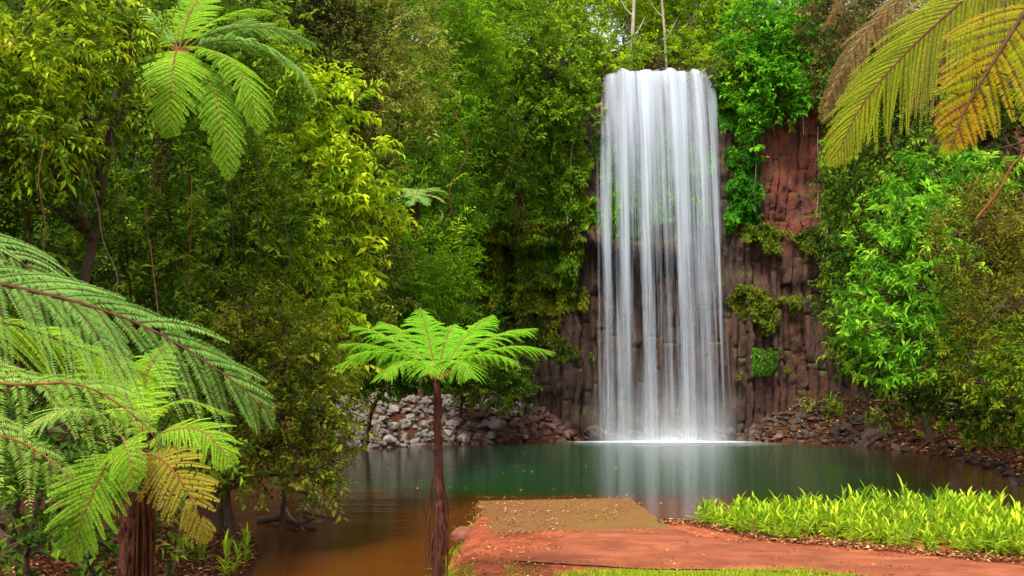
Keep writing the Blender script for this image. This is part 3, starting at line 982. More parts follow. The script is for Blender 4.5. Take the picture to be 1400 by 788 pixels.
add_frond(root, pts3((-230, 480, 4.9), (-150, 540, 4.9), (-70, 620, 4.9), (10, 720, 5.0)), 'fern_dead', .2, 'stalk_dark', n=18, m=10, droop=.8, stalk=.12, r0=.012, seed=38, ragged=.3)

# --- tall tree fern above the left bank
cD = P(244, 74, 16.5)
bD = np.array([cD[0] - 1.7, 18.6, tz(cD[0] - 1.7, 18.6) - .1])
root = thing('tree_fern', bD, 'tall tree fern with drooping fronds rising from the dark trees at upper left', 'tree fern')
fern_trunk(root, bD, cD, .15, .10, seed=15)
for i, (az, L, e0, e1, mt, w) in enumerate([(-8, 2.2, 22, -72, 'fern_cool', .56), (-38, 2.3, 0, -85, 'fern', .58), (-75, 2.2, -10, -88, 'fern', .56), (-112, 1.7, 10, -86, 'fern', .5),
                                            (-140, 2.5, -25, -88, 'fern_cool', .52), (195, 1.2, 40, -35, 'fern_cool', .44), (165, 1.5, 55, -10, 'fern', .46),
                                            (130, 1.7, 62, 10, 'fern_cool', .5), (85, 1.9, 70, 25, 'fern', .52), (45, 2.0, 58, 0, 'fern', .52), (15, 2.2, 42, -35, 'fern_cool', .54),
                                            (-50, 2.6, -20, -88, 'fern', .5)]):
    add_frond(root, arch(cD, R(az), L * (1.22 if e1 > -60 else 1.42), e0, e1), mt, w * 1.2, n=24, m=12, droop=.3, stalk=.13, r0=.016, seed=60 + i, tbias=[.0, -.08, .05, .1, -.2, 0, 0, .05, 0, 0, 0, -.12][i])

# --- small tree fern on the far slope
cE = P(568, 272, 41)
bE = np.array([cE[0], 41.2, cE[2] - 2.6])
root = thing('tree_fern', bE, 'small distant tree fern halfway up the green slope left of the falls', 'tree fern')
fern_trunk(root, bE - [0, 0, 1.2], cE, .16, .14, seed=16)
for i, az in enumerate(np.linspace(0, 330, 12)):
    dead = az < 25
    add_frond(root, arch(cE, R(az - 5), 1.5 + .15 * (i % 3), 30 if not dead else 15, -34 if not dead else -30, 9, 24), 'fern_dead' if dead else 'fern_cool', .5, n=18, m=8, droop=.25,
              stalk=.1, r0=.025, seed=80 + i, detail=False, tbias=.15)

# --- tall tree fern out of frame at upper right
cC = P(1560, -190, 6.2)
bC = np.array([cC[0] + .3, cC[1] + .2, tz(cC[0] + .3, cC[1] + .2) - .05])
root = thing('tree_fern', bC, 'big yellowing tree fern overhanging from the upper right corner', 'tree fern')
fern_trunk(root, bC, cC, .16, .11, seed=18)
add_frond(root, pts3((1560, -190, 6.2), (1440, -110, 6.5), (1340, -20, 6.8), (1240, 72, 7.0), (1178, 146, 7.1), (1140, 222, 7.2)), 'fern_yellow', .64, 'stalk_dark', n=52, m=34, droop=.42, stalk=.12, r0=.018, seed=91, up=(-.8, -.8, .5), pfac=1.15, tbias=-.15, ang=(60, 36), tip=.3, pin=.85)
add_frond(root, pts3((1560, -190, 6.2), (1490, -110, 5.9), (1415, -5, 5.7), (1355, 90, 5.6), (1318, 155, 5.6), (1300, 205, 5.6)), 'fern_gold', .60, 'stalk_dark', n=26, m=30, droop=.22, stalk=.14, r0=.02, seed=92, up=(-.25, -1, .15), pfac=.85, tbias=-.2, tip=.6, ragged=.15, pin=.8, label='frond turning golden yellow')
add_frond(root, pts3((1560, -190, 6.2), (1520, -100, 6.0), (1480, 0, 5.9), (1440, 100, 5.8), (1420, 190, 5.8)), 'fern_yellow', .50, 'stalk_dark', n=30, m=20, droop=.3, stalk=.14, r0=.02, seed=93, up=(-.2, -1, .2))
add_frond(root, pts3((1560, -190, 6.2), (1640, -160, 5.6), (1740, -80, 5.2), (1800, 60, 5.0)), 'fern_yellow', .5, 'stalk_dark', n=26, m=16, droop=.3, stalk=.14, r0=.02, seed=94)
add_frond(root, pts3((1560, -190, 6.2), (1650, -180, 6.8), (1760, -120, 7.2), (1860, 20, 7.4)), 'fern', .5, 'stalk_dark', n=26, m=16, droop=.3, stalk=.14, r0=.02, seed=95)

# --- brown fern behind it
cF = P(1500, -130, 19)
bF = np.array([cF[0] + .3, 19.3, tz(cF[0] + .3, 19.3) - .1])
root = thing('tree_fern', bF, 'tree fern with browned hanging fronds at the top right behind the yellow one', 'tree fern')
fern_trunk(root, bF, cF, .17, .12, seed=19)
add_frond(root, pts3((1500, -130, 19), (1390, -110, 19), (1270, -30, 19), (1185, 45, 19), (1140, 120, 19), (1128, 165, 19)), 'fern_brown', .95, 'stalk_dark', n=32, m=18, droop=.6, stalk=.12, r0=.03, seed=101, up=(-.5, -.6, .8), tbias=.2, label='brown dying frond')
add_frond(root, pts3((1500, -130, 19), (1380, -150, 19.5), (1250, -80, 20), (1170, -20, 20), (1125, 40, 20)), 'fern_brown', .9, 'stalk_dark', n=30, m=16, droop=.6, stalk=.12, r0=.03, seed=102, up=(-.3, -.4, 1), tbias=.1)
add_frond(root, pts3((1500, -130, 19), (1420, -80, 18.7), (1330, 0, 18.5), (1270, 90, 18.4), (1245, 150, 18.4)), 'fern_brown', .8, 'stalk_dark', n=30, m=16, droop=.6, stalk=.12, r0=.03, seed=103, up=(-.3, -1, .3), tbias=-.1)
add_frond(root, pts3((1500, -130, 19), (1590, -120, 19), (1680, -60, 19), (1730, 40, 19)), 'fern', .8, 'stalk_dark', n=24, m=12, droop=.4, stalk=.12, r0=.03, seed=104)
add_frond(root, pts3((1500, -130, 19), (1500, -170, 20), (1490, -180, 21), (1480, -150, 21.6)), 'fern', .8, 'stalk_dark', n=24, m=12, droop=.4, stalk=.12, r0=.03, seed=105)

# ------------------------------------------------------------------ trees and shrubs
# left bank, near
tree('drooping_tree', 'leafy tree with drooping olive and yellow leaves at the top left corner', 'tree', 'droop',
     [(20, 60, 12.6, 110, 80), (110, 60, 13.4, 70, 75), (100, 165, 13.2, 75, 70), (175, 30, 14, 40, 40), (20, 180, 12.4, 80, 60), (-110, 120, 12, 110, 120)], base=(-6.6, 13.6), trunk_r=.14, tbias=.02)
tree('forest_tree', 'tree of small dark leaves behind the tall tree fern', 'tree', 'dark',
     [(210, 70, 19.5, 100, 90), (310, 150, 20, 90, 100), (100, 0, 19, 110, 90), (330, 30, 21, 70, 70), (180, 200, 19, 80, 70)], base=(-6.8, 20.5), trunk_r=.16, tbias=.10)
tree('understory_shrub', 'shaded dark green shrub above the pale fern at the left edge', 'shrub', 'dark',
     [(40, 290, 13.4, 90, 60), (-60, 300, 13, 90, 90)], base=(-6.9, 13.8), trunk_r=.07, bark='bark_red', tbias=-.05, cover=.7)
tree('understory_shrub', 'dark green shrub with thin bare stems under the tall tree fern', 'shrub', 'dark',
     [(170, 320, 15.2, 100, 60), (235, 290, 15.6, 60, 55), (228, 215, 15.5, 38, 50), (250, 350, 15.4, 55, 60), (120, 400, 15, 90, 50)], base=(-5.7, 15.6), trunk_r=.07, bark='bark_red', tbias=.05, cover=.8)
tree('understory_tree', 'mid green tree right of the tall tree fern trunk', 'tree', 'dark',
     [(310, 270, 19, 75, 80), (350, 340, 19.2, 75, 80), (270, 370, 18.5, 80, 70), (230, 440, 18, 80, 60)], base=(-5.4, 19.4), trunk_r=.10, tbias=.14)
tree('yellow_leaf_tree', 'tall tree of bright yellow drooping leaves above the left shore', 'tree', 'yellow',
     [(390, 105, 21.5, 50, 50), (440, 150, 22, 55, 55), (420, 225, 21.5, 66, 55), (480, 230, 22, 48, 62), (425, 300, 21.5, 66, 45), (495, 285, 22.5, 44, 45), (395, 360, 21, 50, 40), (460, 360, 22, 45, 40)],
     base=(-5.9, 22.2), trunk_r=.10, cover=.85, clump=.36, tbias=.06)
tree('yellow_leaf_sapling', 'lower yellow leaved sapling hanging over the pool', 'tree', 'yellow',
     [(440, 425, 20.6, 45, 30), (465, 465, 20.8, 35, 35), (470, 510, 20.6, 22, 22)], base=(-4.6, 20.9), trunk_r=.06, cover=.85, tbias=.02, scale=.85)
tree('dark_canopy_tree', 'dark brownish green canopy tree at the top left of centre', 'tree', 'darkbrown',
     [(400, 30, 27, 65, 55), (450, 85, 27.5, 45, 60), (360, -20, 27, 80, 60), (470, 150, 28, 30, 50)], base=(-8.5, 28.5), trunk_r=.18)
tree('waterside_bush', 'big dense small leaved bush overhanging the brown water at left', 'shrub', 'olive',
     [(330, 470, 18.2, 75, 65), (400, 500, 18.8, 70, 65), (440, 580, 19, 50, 60), (375, 590, 18.4, 70, 60), (300, 570, 17.8, 65, 70), (420, 650, 18.6, 40, 40), (340, 640, 18, 55, 40), (260, 500, 17.8, 55, 60)],
     base=(-4.75, 18.2), trunk_r=.09, clump=.3, tbias=.16, scale=1.1)
tree('waterside_bush', 'low dark bush in the shade under the squat tree fern', 'shrub', 'dark',
     [(60, 660, 10, 100, 55), (30, 740, 9.2, 90, 55), (130, 720, 10.4, 55, 50)], base=(-4.6, 10.2), trunk_r=.05, tbias=-.05, cover=.8)
tree('waterside_bush', 'small dark sapling between the rusty trunk and the pool', 'shrub', 'dark',
     [(225, 665, 13, 40, 30), (260, 620, 14, 50, 40), (210, 720, 13, 30, 30)], base=(-4.4, 13.5), trunk_r=.03, tbias=.1, cover=.8, scale=1.25)
tree('understory_shrub', 'dark leafy shrub behind the arching pale fronds', 'shrub', 'dark',
     [(100, 520, 13.5, 120, 70), (230, 540, 15, 70, 60), (0, 460, 13, 80, 70), (160, 460, 14.5, 90, 50), (60, 590, 12, 100, 50)], base=(-5.4, 13.4), trunk_r=.08, tbias=-.02, cover=.85)
# left slope, further back
tree('grey_green_tree', 'tree of feathery grey green leaves leaning out below the top edge', 'tree', 'greygreen',
     [(520, 60, 32, 55, 60), (560, 110, 32, 55, 50), (505, 150, 31, 45, 55), (545, 175, 32, 45, 40), (500, 235, 31, 35, 40), (540, 20, 33, 60, 50)], base=(-9.2, 32.8), trunk_r=.16)
tree('grey_green_shrub', 'grey green shrub beside the yellow leaved tree', 'shrub', 'greygreen',
     [(515, 345, 32, 35, 40), (510, 400, 31, 40, 50), (480, 420, 30, 35, 50)], base=(-9.5, 32), trunk_r=.10, tbias=-.12)
tree('feathery_tree', 'feathery fresh green tree on the slope at top centre left', 'tree', 'feather',
     [(610, 50, 44, 55, 55), (645, 95, 45, 50, 50), (600, 130, 44, 50, 40), (580, 0, 44, 60, 40), (660, 20, 46, 50, 50)], base=(-8.5, 46), trunk_r=.2, tbias=.1)
tree('feathery_tree', 'dark feathery conifer like tree above the small distant tree fern', 'tree', 'feather',
     [(600, 195, 43, 40, 45), (595, 250, 42.5, 38, 40), (615, 300, 43, 30, 40), (570, 190, 43, 35, 35)], base=(-9.6, 44.2), trunk_r=.15, tbias=-.12)
tree('feathery_shrub', 'bright feathery shrub above the pale rock pile', 'shrub', 'feather',
     [(590, 360, 41, 50, 40), (555, 400, 40, 55, 40), (605, 405, 42, 40, 40), (520, 370, 39.5, 40, 40)], base=(-6.5, 46.6), trunk_r=.12, tbias=.08)
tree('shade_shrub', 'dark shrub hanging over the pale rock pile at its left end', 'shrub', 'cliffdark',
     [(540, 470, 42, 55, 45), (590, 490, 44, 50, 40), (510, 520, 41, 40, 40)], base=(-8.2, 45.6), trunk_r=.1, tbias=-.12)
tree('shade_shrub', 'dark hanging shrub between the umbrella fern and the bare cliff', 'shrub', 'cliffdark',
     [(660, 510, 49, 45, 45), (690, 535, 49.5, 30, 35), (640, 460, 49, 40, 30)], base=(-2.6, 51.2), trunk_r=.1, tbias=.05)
tree('slope_tree', 'mid green tree draped in vines left of the falls near the lip', 'tree', 'cliffmid',
     [(700, 60, 52, 50, 60), (745, 110, 52.5, 45, 60), (775, 160, 53, 35, 50), (720, 170, 52, 45, 45), (690, -20, 52, 60, 40)], base=(-1.4, 56.8), trunk_r=.2, tbias=.08)
tree('slope_tree', 'light green tree just left of the waterfall lip', 'tree', 'fresh',
     [(780, 40, 56, 40, 50), (810, 85, 55.5, 32, 35), (760, 0, 57, 50, 40), (800, 130, 55, 18, 35)], base=(3.0, 58.2), trunk_r=.18, tbias=.03)
tree('slope_tree', 'dark tree on the slope between two feathery ones', 'tree', 'cliffmid',
     [(660, 170, 48, 40, 50), (640, 240, 47.5, 40, 50), (680, 250, 50, 35, 45)], base=(-4.5, 52), trunk_r=.15, tbias=-.1)
tree('slope_tree', 'large shaded tree filling the gap behind the yellow leaves', 'tree', 'mid',
     [(380, 200, 30, 80, 120), (440, 60, 34, 90, 100), (330, 80, 30, 90, 100), (480, 330, 33, 60, 100), (420, 420, 30, 70, 80)], base=(-10.5, 33), trunk_r=.2, tbias=-.15, scale=1.4)
tree('slope_tree', 'dark tree rising at the far left behind the drooping leaves', 'tree', 'mid',
     [(60, 100, 22, 150, 120), (180, 260, 23, 130, 110), (40, 330, 20, 140, 100), (250, 60, 25, 110, 110), (-100, 200, 20, 120, 150)], base=(-10.5, 22.5), trunk_r=.2, tbias=-.2, scale=1.2)
# forest above the lip
for k, (nm, lab, sty, bl, bs, bark, tb) in enumerate([
    ('plateau_tree', 'light green tree directly above the waterfall lip', 'fresh', [(860, 40, 62, 45, 35), (900, 20, 63, 45, 40), (850, -20, 63, 60, 40)], (8.0, 64), 'bark_pale', .08),
    ('plateau_tree', 'pale green tree above the right end of the lip', 'fresh', [(950, 30, 61, 40, 40), (985, 55, 60, 30, 40), (960, -20, 62, 60, 40), (930, 62, 61, 30, 18)], (11.5, 62), 'bark_pale', -.02),
    ('plateau_tree', 'yellowish tree high behind the light green ones above the falls', 'fresh', [(820, 0, 70, 80, 50), (900, -30, 71, 90, 50), (990, 0, 70, 70, 60)], (7, 72), 'bark', .15),
    ('plateau_tree', 'broad pale canopy tree far behind the left half of the falls', 'fresh', [(700, 0, 84, 110, 80), (820, 20, 85, 90, 70), (760, -60, 84, 120, 70)], (3, 86), 'bark', .0),
    ('plateau_tree', 'broad canopy tree far behind the right half of the falls', 'cliffmid', [(930, 10, 80, 80, 70), (1010, 10, 79, 80, 80), (950, -60, 80, 110, 70), (870, -20, 82, 70, 60)], (15, 81), 'bark', .22),
    ('plateau_shrub', 'light green thicket along the cliff top left of the lip', 'fresh', [(690, 95, 56, 40, 30), (740, 110, 56, 40, 30), (640, 100, 56, 40, 30), (790, 100, 56, 30, 25), (750, 78, 55.6, 40, 25), (700, 75, 55.6, 40, 25)], (0.5, 58.5), 'bark', -.05),
    ('plateau_shrub', 'low yellow green thicket right behind the waterfall lip', 'fresh', [(850, 78, 58.5, 34, 18), (900, 76, 59, 34, 18), (950, 74, 58.5, 34, 20), (984, 88, 56, 22, 18), (830, 88, 56, 22, 18)], (8.6, 59.5), 'bark', .05),
    ('plateau_shrub', 'mid green thicket at the cliff top right behind the vivid tree', 'cliffmid', [(1030, 90, 57, 40, 30), (1090, 80, 57, 50, 40), (1140, 110, 55, 40, 40)], (15.5, 59), 'bark', .1),
    ('plateau_tree', 'mid green canopy tree high on the left skyline', 'feather', [(480, 0, 60, 90, 80), (560, -30, 62, 80, 70), (400, -30, 58, 100, 80)], (-12, 62), 'bark', -.05),
    ('plateau_tree', 'mid green tree on the plateau behind the feathery tree', 'cliffmid', [(640, 0, 60, 70, 70), (720, -20, 61, 70, 60), (560, -20, 56, 80, 70)], (-4, 64), 'bark', .0),
    ('plateau_tree', 'dark tree on the plateau behind the vivid green one', 'cliffmid', [(1060, 10, 62, 70, 60), (1130, 30, 60, 60, 70), (1180, 0, 56, 70, 70)], (17, 62), 'bark', .02),
]):
    tree(nm, lab, 'tree', sty, bl, base=bs, trunk_r=.16, bark=bark, tbias=tb, scale=1.05)
# slim pale stems above the lip
for k, (px, yb, lean, rr_, lab) in enumerate([(853, 75, 6, .13, 'pale leaning bare trunk above the left half of the falls'),
                                            (912, 82, -3, .08, 'thin pale bare trunk above the middle of the falls'),
                                            (668, 60, 2, .10, 'reddish bare trunk among leaves high on the left slope')]):
    p0 = P(px, yb, 58.5); p0[2] = tz(p0[0], 58.5) - .2
    q = p0 + np.array([lean * .12, .2, 9.5])
    root = thing('slim_tree', p0, lab, 'tree')
    g = Geo(); g.add(*tube(curve([p0, (p0 + q) / 2 + [.12, 0, 0], q], 12) - p0, np.linspace(rr_ * 1.2, rr_ * .7, 12), 8))
    for z_, dx in ((.55, .9), (.7, -.8), (.82, .7)):
        m_ = p0 * (1 - z_) + q * z_
        g.add(*tube(curve([m_, m_ + [dx * .5, .1, .5], m_ + [dx, .2, 1.4]], 6) - p0, np.linspace(rr_ * .45, rr_ * .15, 6), 5))
    g.build('trunk', M['bark_pale' if k < 2 else 'bark_red'], root, True)
    cr, _, mt = crown_geo([(q + [0, 0, 1.2], 1.6, 1.6, 1.2)], 'fresh', 1.0, .8, .34, .05, 300 + k)
    mesh('crown', np.concatenate(cr.V) - p0, np.concatenate(cr.Fc), mt, root, np.concatenate(cr.T))
# right of the falls
tree('vivid_tree', 'dense vivid green tree on the cliff top right of the falls', 'tree', 'vivid',
     [(1050, 55, 53.5, 50, 45), (1085, 90, 53.5, 45, 50), (1025, 100, 53.2, 40, 40), (1060, 135, 53, 45, 35), (1020, 160, 53, 22, 30), (1100, 35, 54, 35, 35), (1022, 205, 52.8, 12, 18)],
     base=(13.6, 57), trunk_r=.2, tbias=.02)
tree('olive_cliff_shrub', 'olive yellow shrub at the right corner of the lip', 'shrub', 'fresh',
     [(1008, 115, 53.4, 18, 30), (1000, 80, 54, 16, 25), (984, 93, 53.6, 12, 9), (992, 100, 53.3, 8, 12)], base=(11.9, 56.6), trunk_r=.08, tbias=-.1)
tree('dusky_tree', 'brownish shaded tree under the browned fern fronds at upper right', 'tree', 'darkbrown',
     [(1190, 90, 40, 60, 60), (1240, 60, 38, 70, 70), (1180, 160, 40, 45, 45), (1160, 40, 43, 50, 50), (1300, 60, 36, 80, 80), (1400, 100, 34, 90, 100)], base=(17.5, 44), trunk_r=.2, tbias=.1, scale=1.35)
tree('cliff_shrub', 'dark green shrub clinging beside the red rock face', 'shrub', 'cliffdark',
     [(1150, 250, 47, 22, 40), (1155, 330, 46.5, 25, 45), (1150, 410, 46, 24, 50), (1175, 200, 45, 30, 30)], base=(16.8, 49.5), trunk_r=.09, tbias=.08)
tree('whorled_tree', 'bright green tree with whorled leaves in tiers on the right bank', 'tree', 'palmate',
     [(1250, 300, 29, 60, 40), (1215, 345, 28.5, 55, 32), (1200, 400, 28, 50, 28), (1265, 395, 28, 60, 35), (1190, 450, 27.5, 42, 26), (1250, 470, 27.5, 60, 28), (1215, 505, 27.5, 45, 20), (1300, 440, 27.5, 45, 40), (1285, 350, 28.5, 45, 40), (1290, 500, 27, 40, 22)],
     base=(12.9 + 3.6, 29.6), trunk_r=.13, clump=.4, cover=.95, tbias=.05)
tree('whorled_tree', 'smaller bright green tree behind the golden frond tip', 'tree', 'palmate',
     [(1280, 235, 31, 50, 30), (1330, 250, 30, 45, 40), (1240, 265, 31, 35, 25)], base=(15.5 + 1.5, 32), trunk_r=.1, tbias=-.08)
tree('russet_shrub', 'twiggy russet shrub on the right edge under the golden frond', 'shrub', 'russet',
     [(1340, 340, 25.5, 50, 50), (1390, 300, 25, 50, 60), (1370, 420, 25, 50, 50), (1330, 500, 25.5, 40, 40), (1440, 380, 24.5, 60, 80)], base=(16.4, 27.4), trunk_r=.08, bark='twig', scale=1.25, tbias=.12)
tree('bank_shrub', 'mid green shrub at the right edge above the strap leaved plants', 'shrub', 'mid',
     [(1375, 540, 24.5, 35, 40), (1400, 480, 24.5, 35, 40), (1440, 540, 24, 50, 60)], base=(16.6, 25.8), trunk_r=.06, tbias=.3, scale=.85)
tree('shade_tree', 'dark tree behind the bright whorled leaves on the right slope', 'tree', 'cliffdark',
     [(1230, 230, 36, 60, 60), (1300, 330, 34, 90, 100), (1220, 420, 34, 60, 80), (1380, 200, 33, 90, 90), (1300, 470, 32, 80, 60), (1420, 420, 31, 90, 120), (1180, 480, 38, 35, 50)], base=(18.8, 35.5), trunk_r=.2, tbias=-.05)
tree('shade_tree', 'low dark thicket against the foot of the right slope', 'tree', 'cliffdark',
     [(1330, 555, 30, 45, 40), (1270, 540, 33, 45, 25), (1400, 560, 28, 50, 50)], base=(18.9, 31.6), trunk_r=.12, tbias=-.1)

for k, (px, py, Yb, rx_, ry_, sty_, lab_) in enumerate([
    (1222, 572, 44, 22, 9, 'olive', 'low olive seedling patch on the leafy right bank'),
    (1268, 578, 42, 20, 12, 'fresh', 'low light green shrub on the right bank under the whorled tree'),
    (1300, 560, 39, 24, 14, 'mid', 'low dark green shrub at the foot of the whorled tree'),
    (1120, 552, 51.5, 26, 10, 'olive', 'olive scrub at the foot of the columns right of the falls'),
    (1345, 590, 31, 24, 14, 'fresh', 'light green scrub above the far right strap plants')]):
    tree('low_shrub', lab_, 'shrub', sty_, [(px, py, Yb, rx_, ry_)], trunk_r=.02, tbias=.05, scale=1.6 if sty_ == 'olive' else 1.0, cover=.6)
# ------------------------------------------------------------------ creepers on the cliff
def creeper(label, sx, zr, n, matn, L, W, seed, hang=.5, tb=0.0, off=.05, name='creeper', cat='creeper', thr=.42, edge=1.6):
    r = np.random.default_rng(seed)
    x = r.uniform(sx[0], sx[1], n * 3); z = r.uniform(zr[0], zr[1], n * 3)
    z = z + (fbm(x * .55, seed * 3.1, 0, 3) - .5) * edge * 2; x = x + (fbm(z * .55, seed * 2.3, 4, 3) - .5) * edge
    ex = np.minimum(x - sx[0], sx[1] - x) / (sx[1] - sx[0]) * 2
    ez = np.minimum(z - zr[0], zr[1] - z) / (zr[1] - zr[0]) * 2
    nn = fbm(x * .7, z * .7, seed * 1.7, 3)
    ok = nn + .25 * np.minimum(np.minimum(ex, ez) * 3, 1) > thr + .16
    x, z = x[ok][:n], z[ok][:n]
    s = np.interp(x, CLIFF[:, 0], cl_t)
    p, nm = cliff_xyz(s, z)
    root_p = p.mean(axis=0)
    lump = fbm(x * 1.6, z * 1.6, seed, 2)
    p = p + nm * (off + np.maximum(lump - .4, 0) * 2.2 * r.random(len(x)))[:, None]
    d = nm * .55 + r.normal(0, .5, p.shape)
    d[:, 2] -= hang
    t = np.clip(r.normal(.4 + tb, .17, len(x)) + (fbm(x * .9, z * .9, 9 + seed, 2) - .5) * .8, 0, 1)
    V, Fc, T = leaves(p, d, nm + np.array([0, 0, .5]) + r.normal(0, .3, p.shape), L * r.uniform(.7, 1.3, len(x)), W * r.uniform(.8, 1.2, len(x)), t)
    o = mesh(name, V - root_p, Fc, M[matn], None, T)
    o.location = root_p.tolist()
    return tag(o, label, cat)

creeper('leafy creeper covering the upper cliff just left of the falls', (-4.5, 4.4), (10.6, 20.4), 26000, 'mid', .23, .11, 1, .7, .14, .15, thr=.33)
creeper('dull olive creeper on the ledge left of the falls', (-4, 4.0), (6.2, 11.4), 11000, 'creeper', .20, .09, 2, .6, .12, .1, thr=.42)
creeper('trailing yellow green creeper hanging from the ledge over the dark undercut', (-4.5, 3.6), (7.6, 10.8), 5200, 'mid', .26, .09, 21, 1.6, .1, .35, thr=.44)
creeper('straggling olive creeper over the dark columns left of the falls', (-4.8, 4.0), (3.6, 9.8), 5200, 'creeper', .24, .10, 23, 1.0, -.02, .12, thr=.49, edge=3.0)
creeper('dark creeper spreading over the slope below the small tree fern', (-12, -2.5), (6, 20.4), 34000, 'mid', .24, .12, 3, .6, .0, .15, thr=.33)
creeper('dark creeper low on the cliff behind the umbrella fern', (-9, 0.2), (2.2, 8.5), 15000, 'mid', .24, .12, 4, .7, -.1, .12, thr=.36)
creeper('green creeper hanging down right beside the falling water', (10.9, 13.0), (10.5, 19.5), 5500, 'vivid', .20, .09, 5, .9, -.08, .1, thr=.42)
creeper('olive creeper band on the ledge below the red rock', (11.4, 16.6), (9.4, 11.0), 1700, 'creeper', .2, .09, 6, .5, -.05, .06, thr=.46, edge=1.4)
creeper('mossy olive creeper on the columns right of the falls', (11.0, 15.2), (2.2, 9.0), 4200, 'creeper', .18, .08, 7, .6, .02, .05, thr=.50, edge=2.6)
creeper('small leaved creeper trailing down the right edge of the cliff', (16.2, 20), (2.5, 20), 12000, 'mid', .24, .11, 8, .7, .0, .15, thr=.36)
creeper('sparse pale creeper at the top of the red rock', (12.6, 16.8), (17.0, 20.6), 4500, 'fresh', .2, .09, 9, .7, -.1, .1)
creeper('brown withered creeper hanging on the upper cliff left of the falls', (-2.6, .8), (11.5, 16.5), 3800, 'russet', .3, .05, 14, 1.6, -.1, .5, thr=.42)
creeper('bright wet moss hanging behind the falling water', (4.2, 11.0), (10.6, 15.6), 7000, 'moss', .34, .07, 10, 1.4, .05, .05, 'hanging_moss', 'moss', thr=.42)
creeper('bright moss patch low on the dark columns right of the falls', (12.2, 13.6), (3.4, 4.8), 420, 'moss', .2, .06, 12, 1.0, -.25, .03, 'moss_patch', 'moss', thr=-.5, edge=.3)

# hanging bare vines over the cliff
vr = np.random.default_rng(77)
for k in range(16):
    x = vr.uniform(-7, 3.6) if k < 11 else vr.uniform(11.2, 16.5)
    z1 = vr.uniform(14.5, 20); ln = vr.uniform(2.5, 6.0)
    zz = np.linspace(z1, z1 - ln, 9)
    s = np.interp(x + np.cumsum(vr.normal(0, .09, 9)), CLIFF[:, 0], cl_t)
    p, nm = cliff_xyz(s, zz)
    base_o = (p - 0).mean(axis=0)
    pp = curve(p[::2] + nm[::2] * vr.uniform(.35, .7), 14)
    g = Geo(); g.add(*tube(pp - base_o, .022, 5))
    o = g.build('hanging_vine', M['twig'], None, True)
    o.location = base_o.tolist()
    tag(o, 'thin bare vine hanging down the green cliff left of the falls' if k < 11 else 'thin bare vine hanging over the rock face right of the falls', 'vine',
        'bare vines hanging left of the falls' if k < 11 else 'bare vines hanging right of the falls')

vr = np.random.default_rng(78)
for k, (px, py0, py1, Yd) in enumerate([(62, 190, 420, 11.6), (118, 230, 430, 12.6), (152, 180, 400, 13.0), (262, 240, 520, 14.6), (318, 260, 500, 16.6), (352, 210, 470, 17.2), (205, 330, 560, 13.6), (388, 300, 520, 17.5), (530, 90, 330, 29.5), (620, 150, 380, 40.5), (700, 120, 330, 49)]):
    p0 = P(px, py0, Yd); p1 = P(px + vr.normal(0, 14), py1, Yd + vr.normal(0, .3))
    mids = [p0 * (1 - t) + p1 * t + np.array([vr.normal(0, .10), vr.normal(0, .1), 0]) * (Yd / 18) for t in (.25, .5, .75)]
    pp = curve([p0] + mids + [p1], 18)
    g = Geo(); g.add(*tube(pp - p0, np.linspace(.009, .005, 18) * (Yd / 14), 5))
    o = g.build('liana', M['bark' if k % 3 else 'bark_red'], None, True)
    o.location = p0.tolist()
    tag(o, 'thin bare liana dangling among the trees on the left slope', 'liana', 'lianas dangling among the left trees')

# ------------------------------------------------------------------ waterfall
WF = thing('waterfall', (7.2, 51.0, 0), 'white silky waterfall dropping from the cliff lip into the pool', 'waterfall')
wfo = np.array(WF.location)
fr = np.random.default_rng(5)
LIPY = 54.0
def stream(x_top, x_bot, y_top, dens_top, dens_bot, bulge, label=None, yoff=0.0, power=1.0, seed=0):
    """x_top/x_bot: (left, right) pixel edges at lip and foot; real curved sheet thrown outward from the lip"""
    nu, nv = 26, 46
    u = np.linspace(0, 1, nu); v = np.linspace(0, 1, nv)
    U, Vv = np.meshgrid(u, v, indexing='xy')
    lip = P(900, y_top, LIPY)
    ztop = lip[2]
    # path: a short slide over the rounded lip, then a parabola
    fall = np.sqrt(np.clip(Vv, 0, 1))
    zz = ztop * (1 - Vv) + .02 * Vv
    yy = LIPY + .25 + yoff - (LIPY - 50.9) * (fall * .8 + .2 * Vv) - bulge * (1 - (2 * U - 1) ** 2) * sstep(0, .2, Vv)
    # shoulders of the sheet curve down at the outer ends of the lip
    e = Vv ** .8
    pl = x_top[0] * (1 - e) + x_bot[0] * e
    pr = x_top[1] * (1 - e) + x_bot[1] * e
    wob = (fbm(Vv * 3 + seed, U * 2, seed, 2) - .5) * 3.0
    px = pl + (pr - pl) * U + wob
    zz = zz - (1 - Vv) * (1.1 * sstep(968, 988, px) + .5 * sstep(834, 820, px) + .32 * (fbm(px * .09, seed * 0 + 1.0, 3, 3) - .5))
    xw = (px - 700) / F * yy
    Vx = np.stack([xw, yy, zz], -1).reshape(-1, 3)
    edge = np.clip(1 - np.abs(2 * U - 1) ** (2.0 * power), 0, 1)
    dens = (dens_top + (dens_bot - dens_top) * sstep(.0, .75, Vv)) * edge
    i, j = np.meshgrid(np.arange(nv - 1), np.arange(nu - 1), indexing='ij')
    Qs = np.stack([i * nu + j, i * nu + j + 1, (i + 1) * nu + j + 1, (i + 1) * nu + j], -1).reshape(-1, 4)
    o = mesh('stream', Vx - wfo, Qs, M['fall'], WF, None, True, attrs={'fu': (xw + seed * 3.7).ravel(), 'fv': zz.ravel(), 'dens': dens.ravel()})
    return o
stream((820, 908), (802, 914), 95, .72, .40, .30, seed=1, yoff=.25, power=2)
stream((904, 988), (908, 1006), 94, .72, .40, .30, seed=2, yoff=.25, power=2)
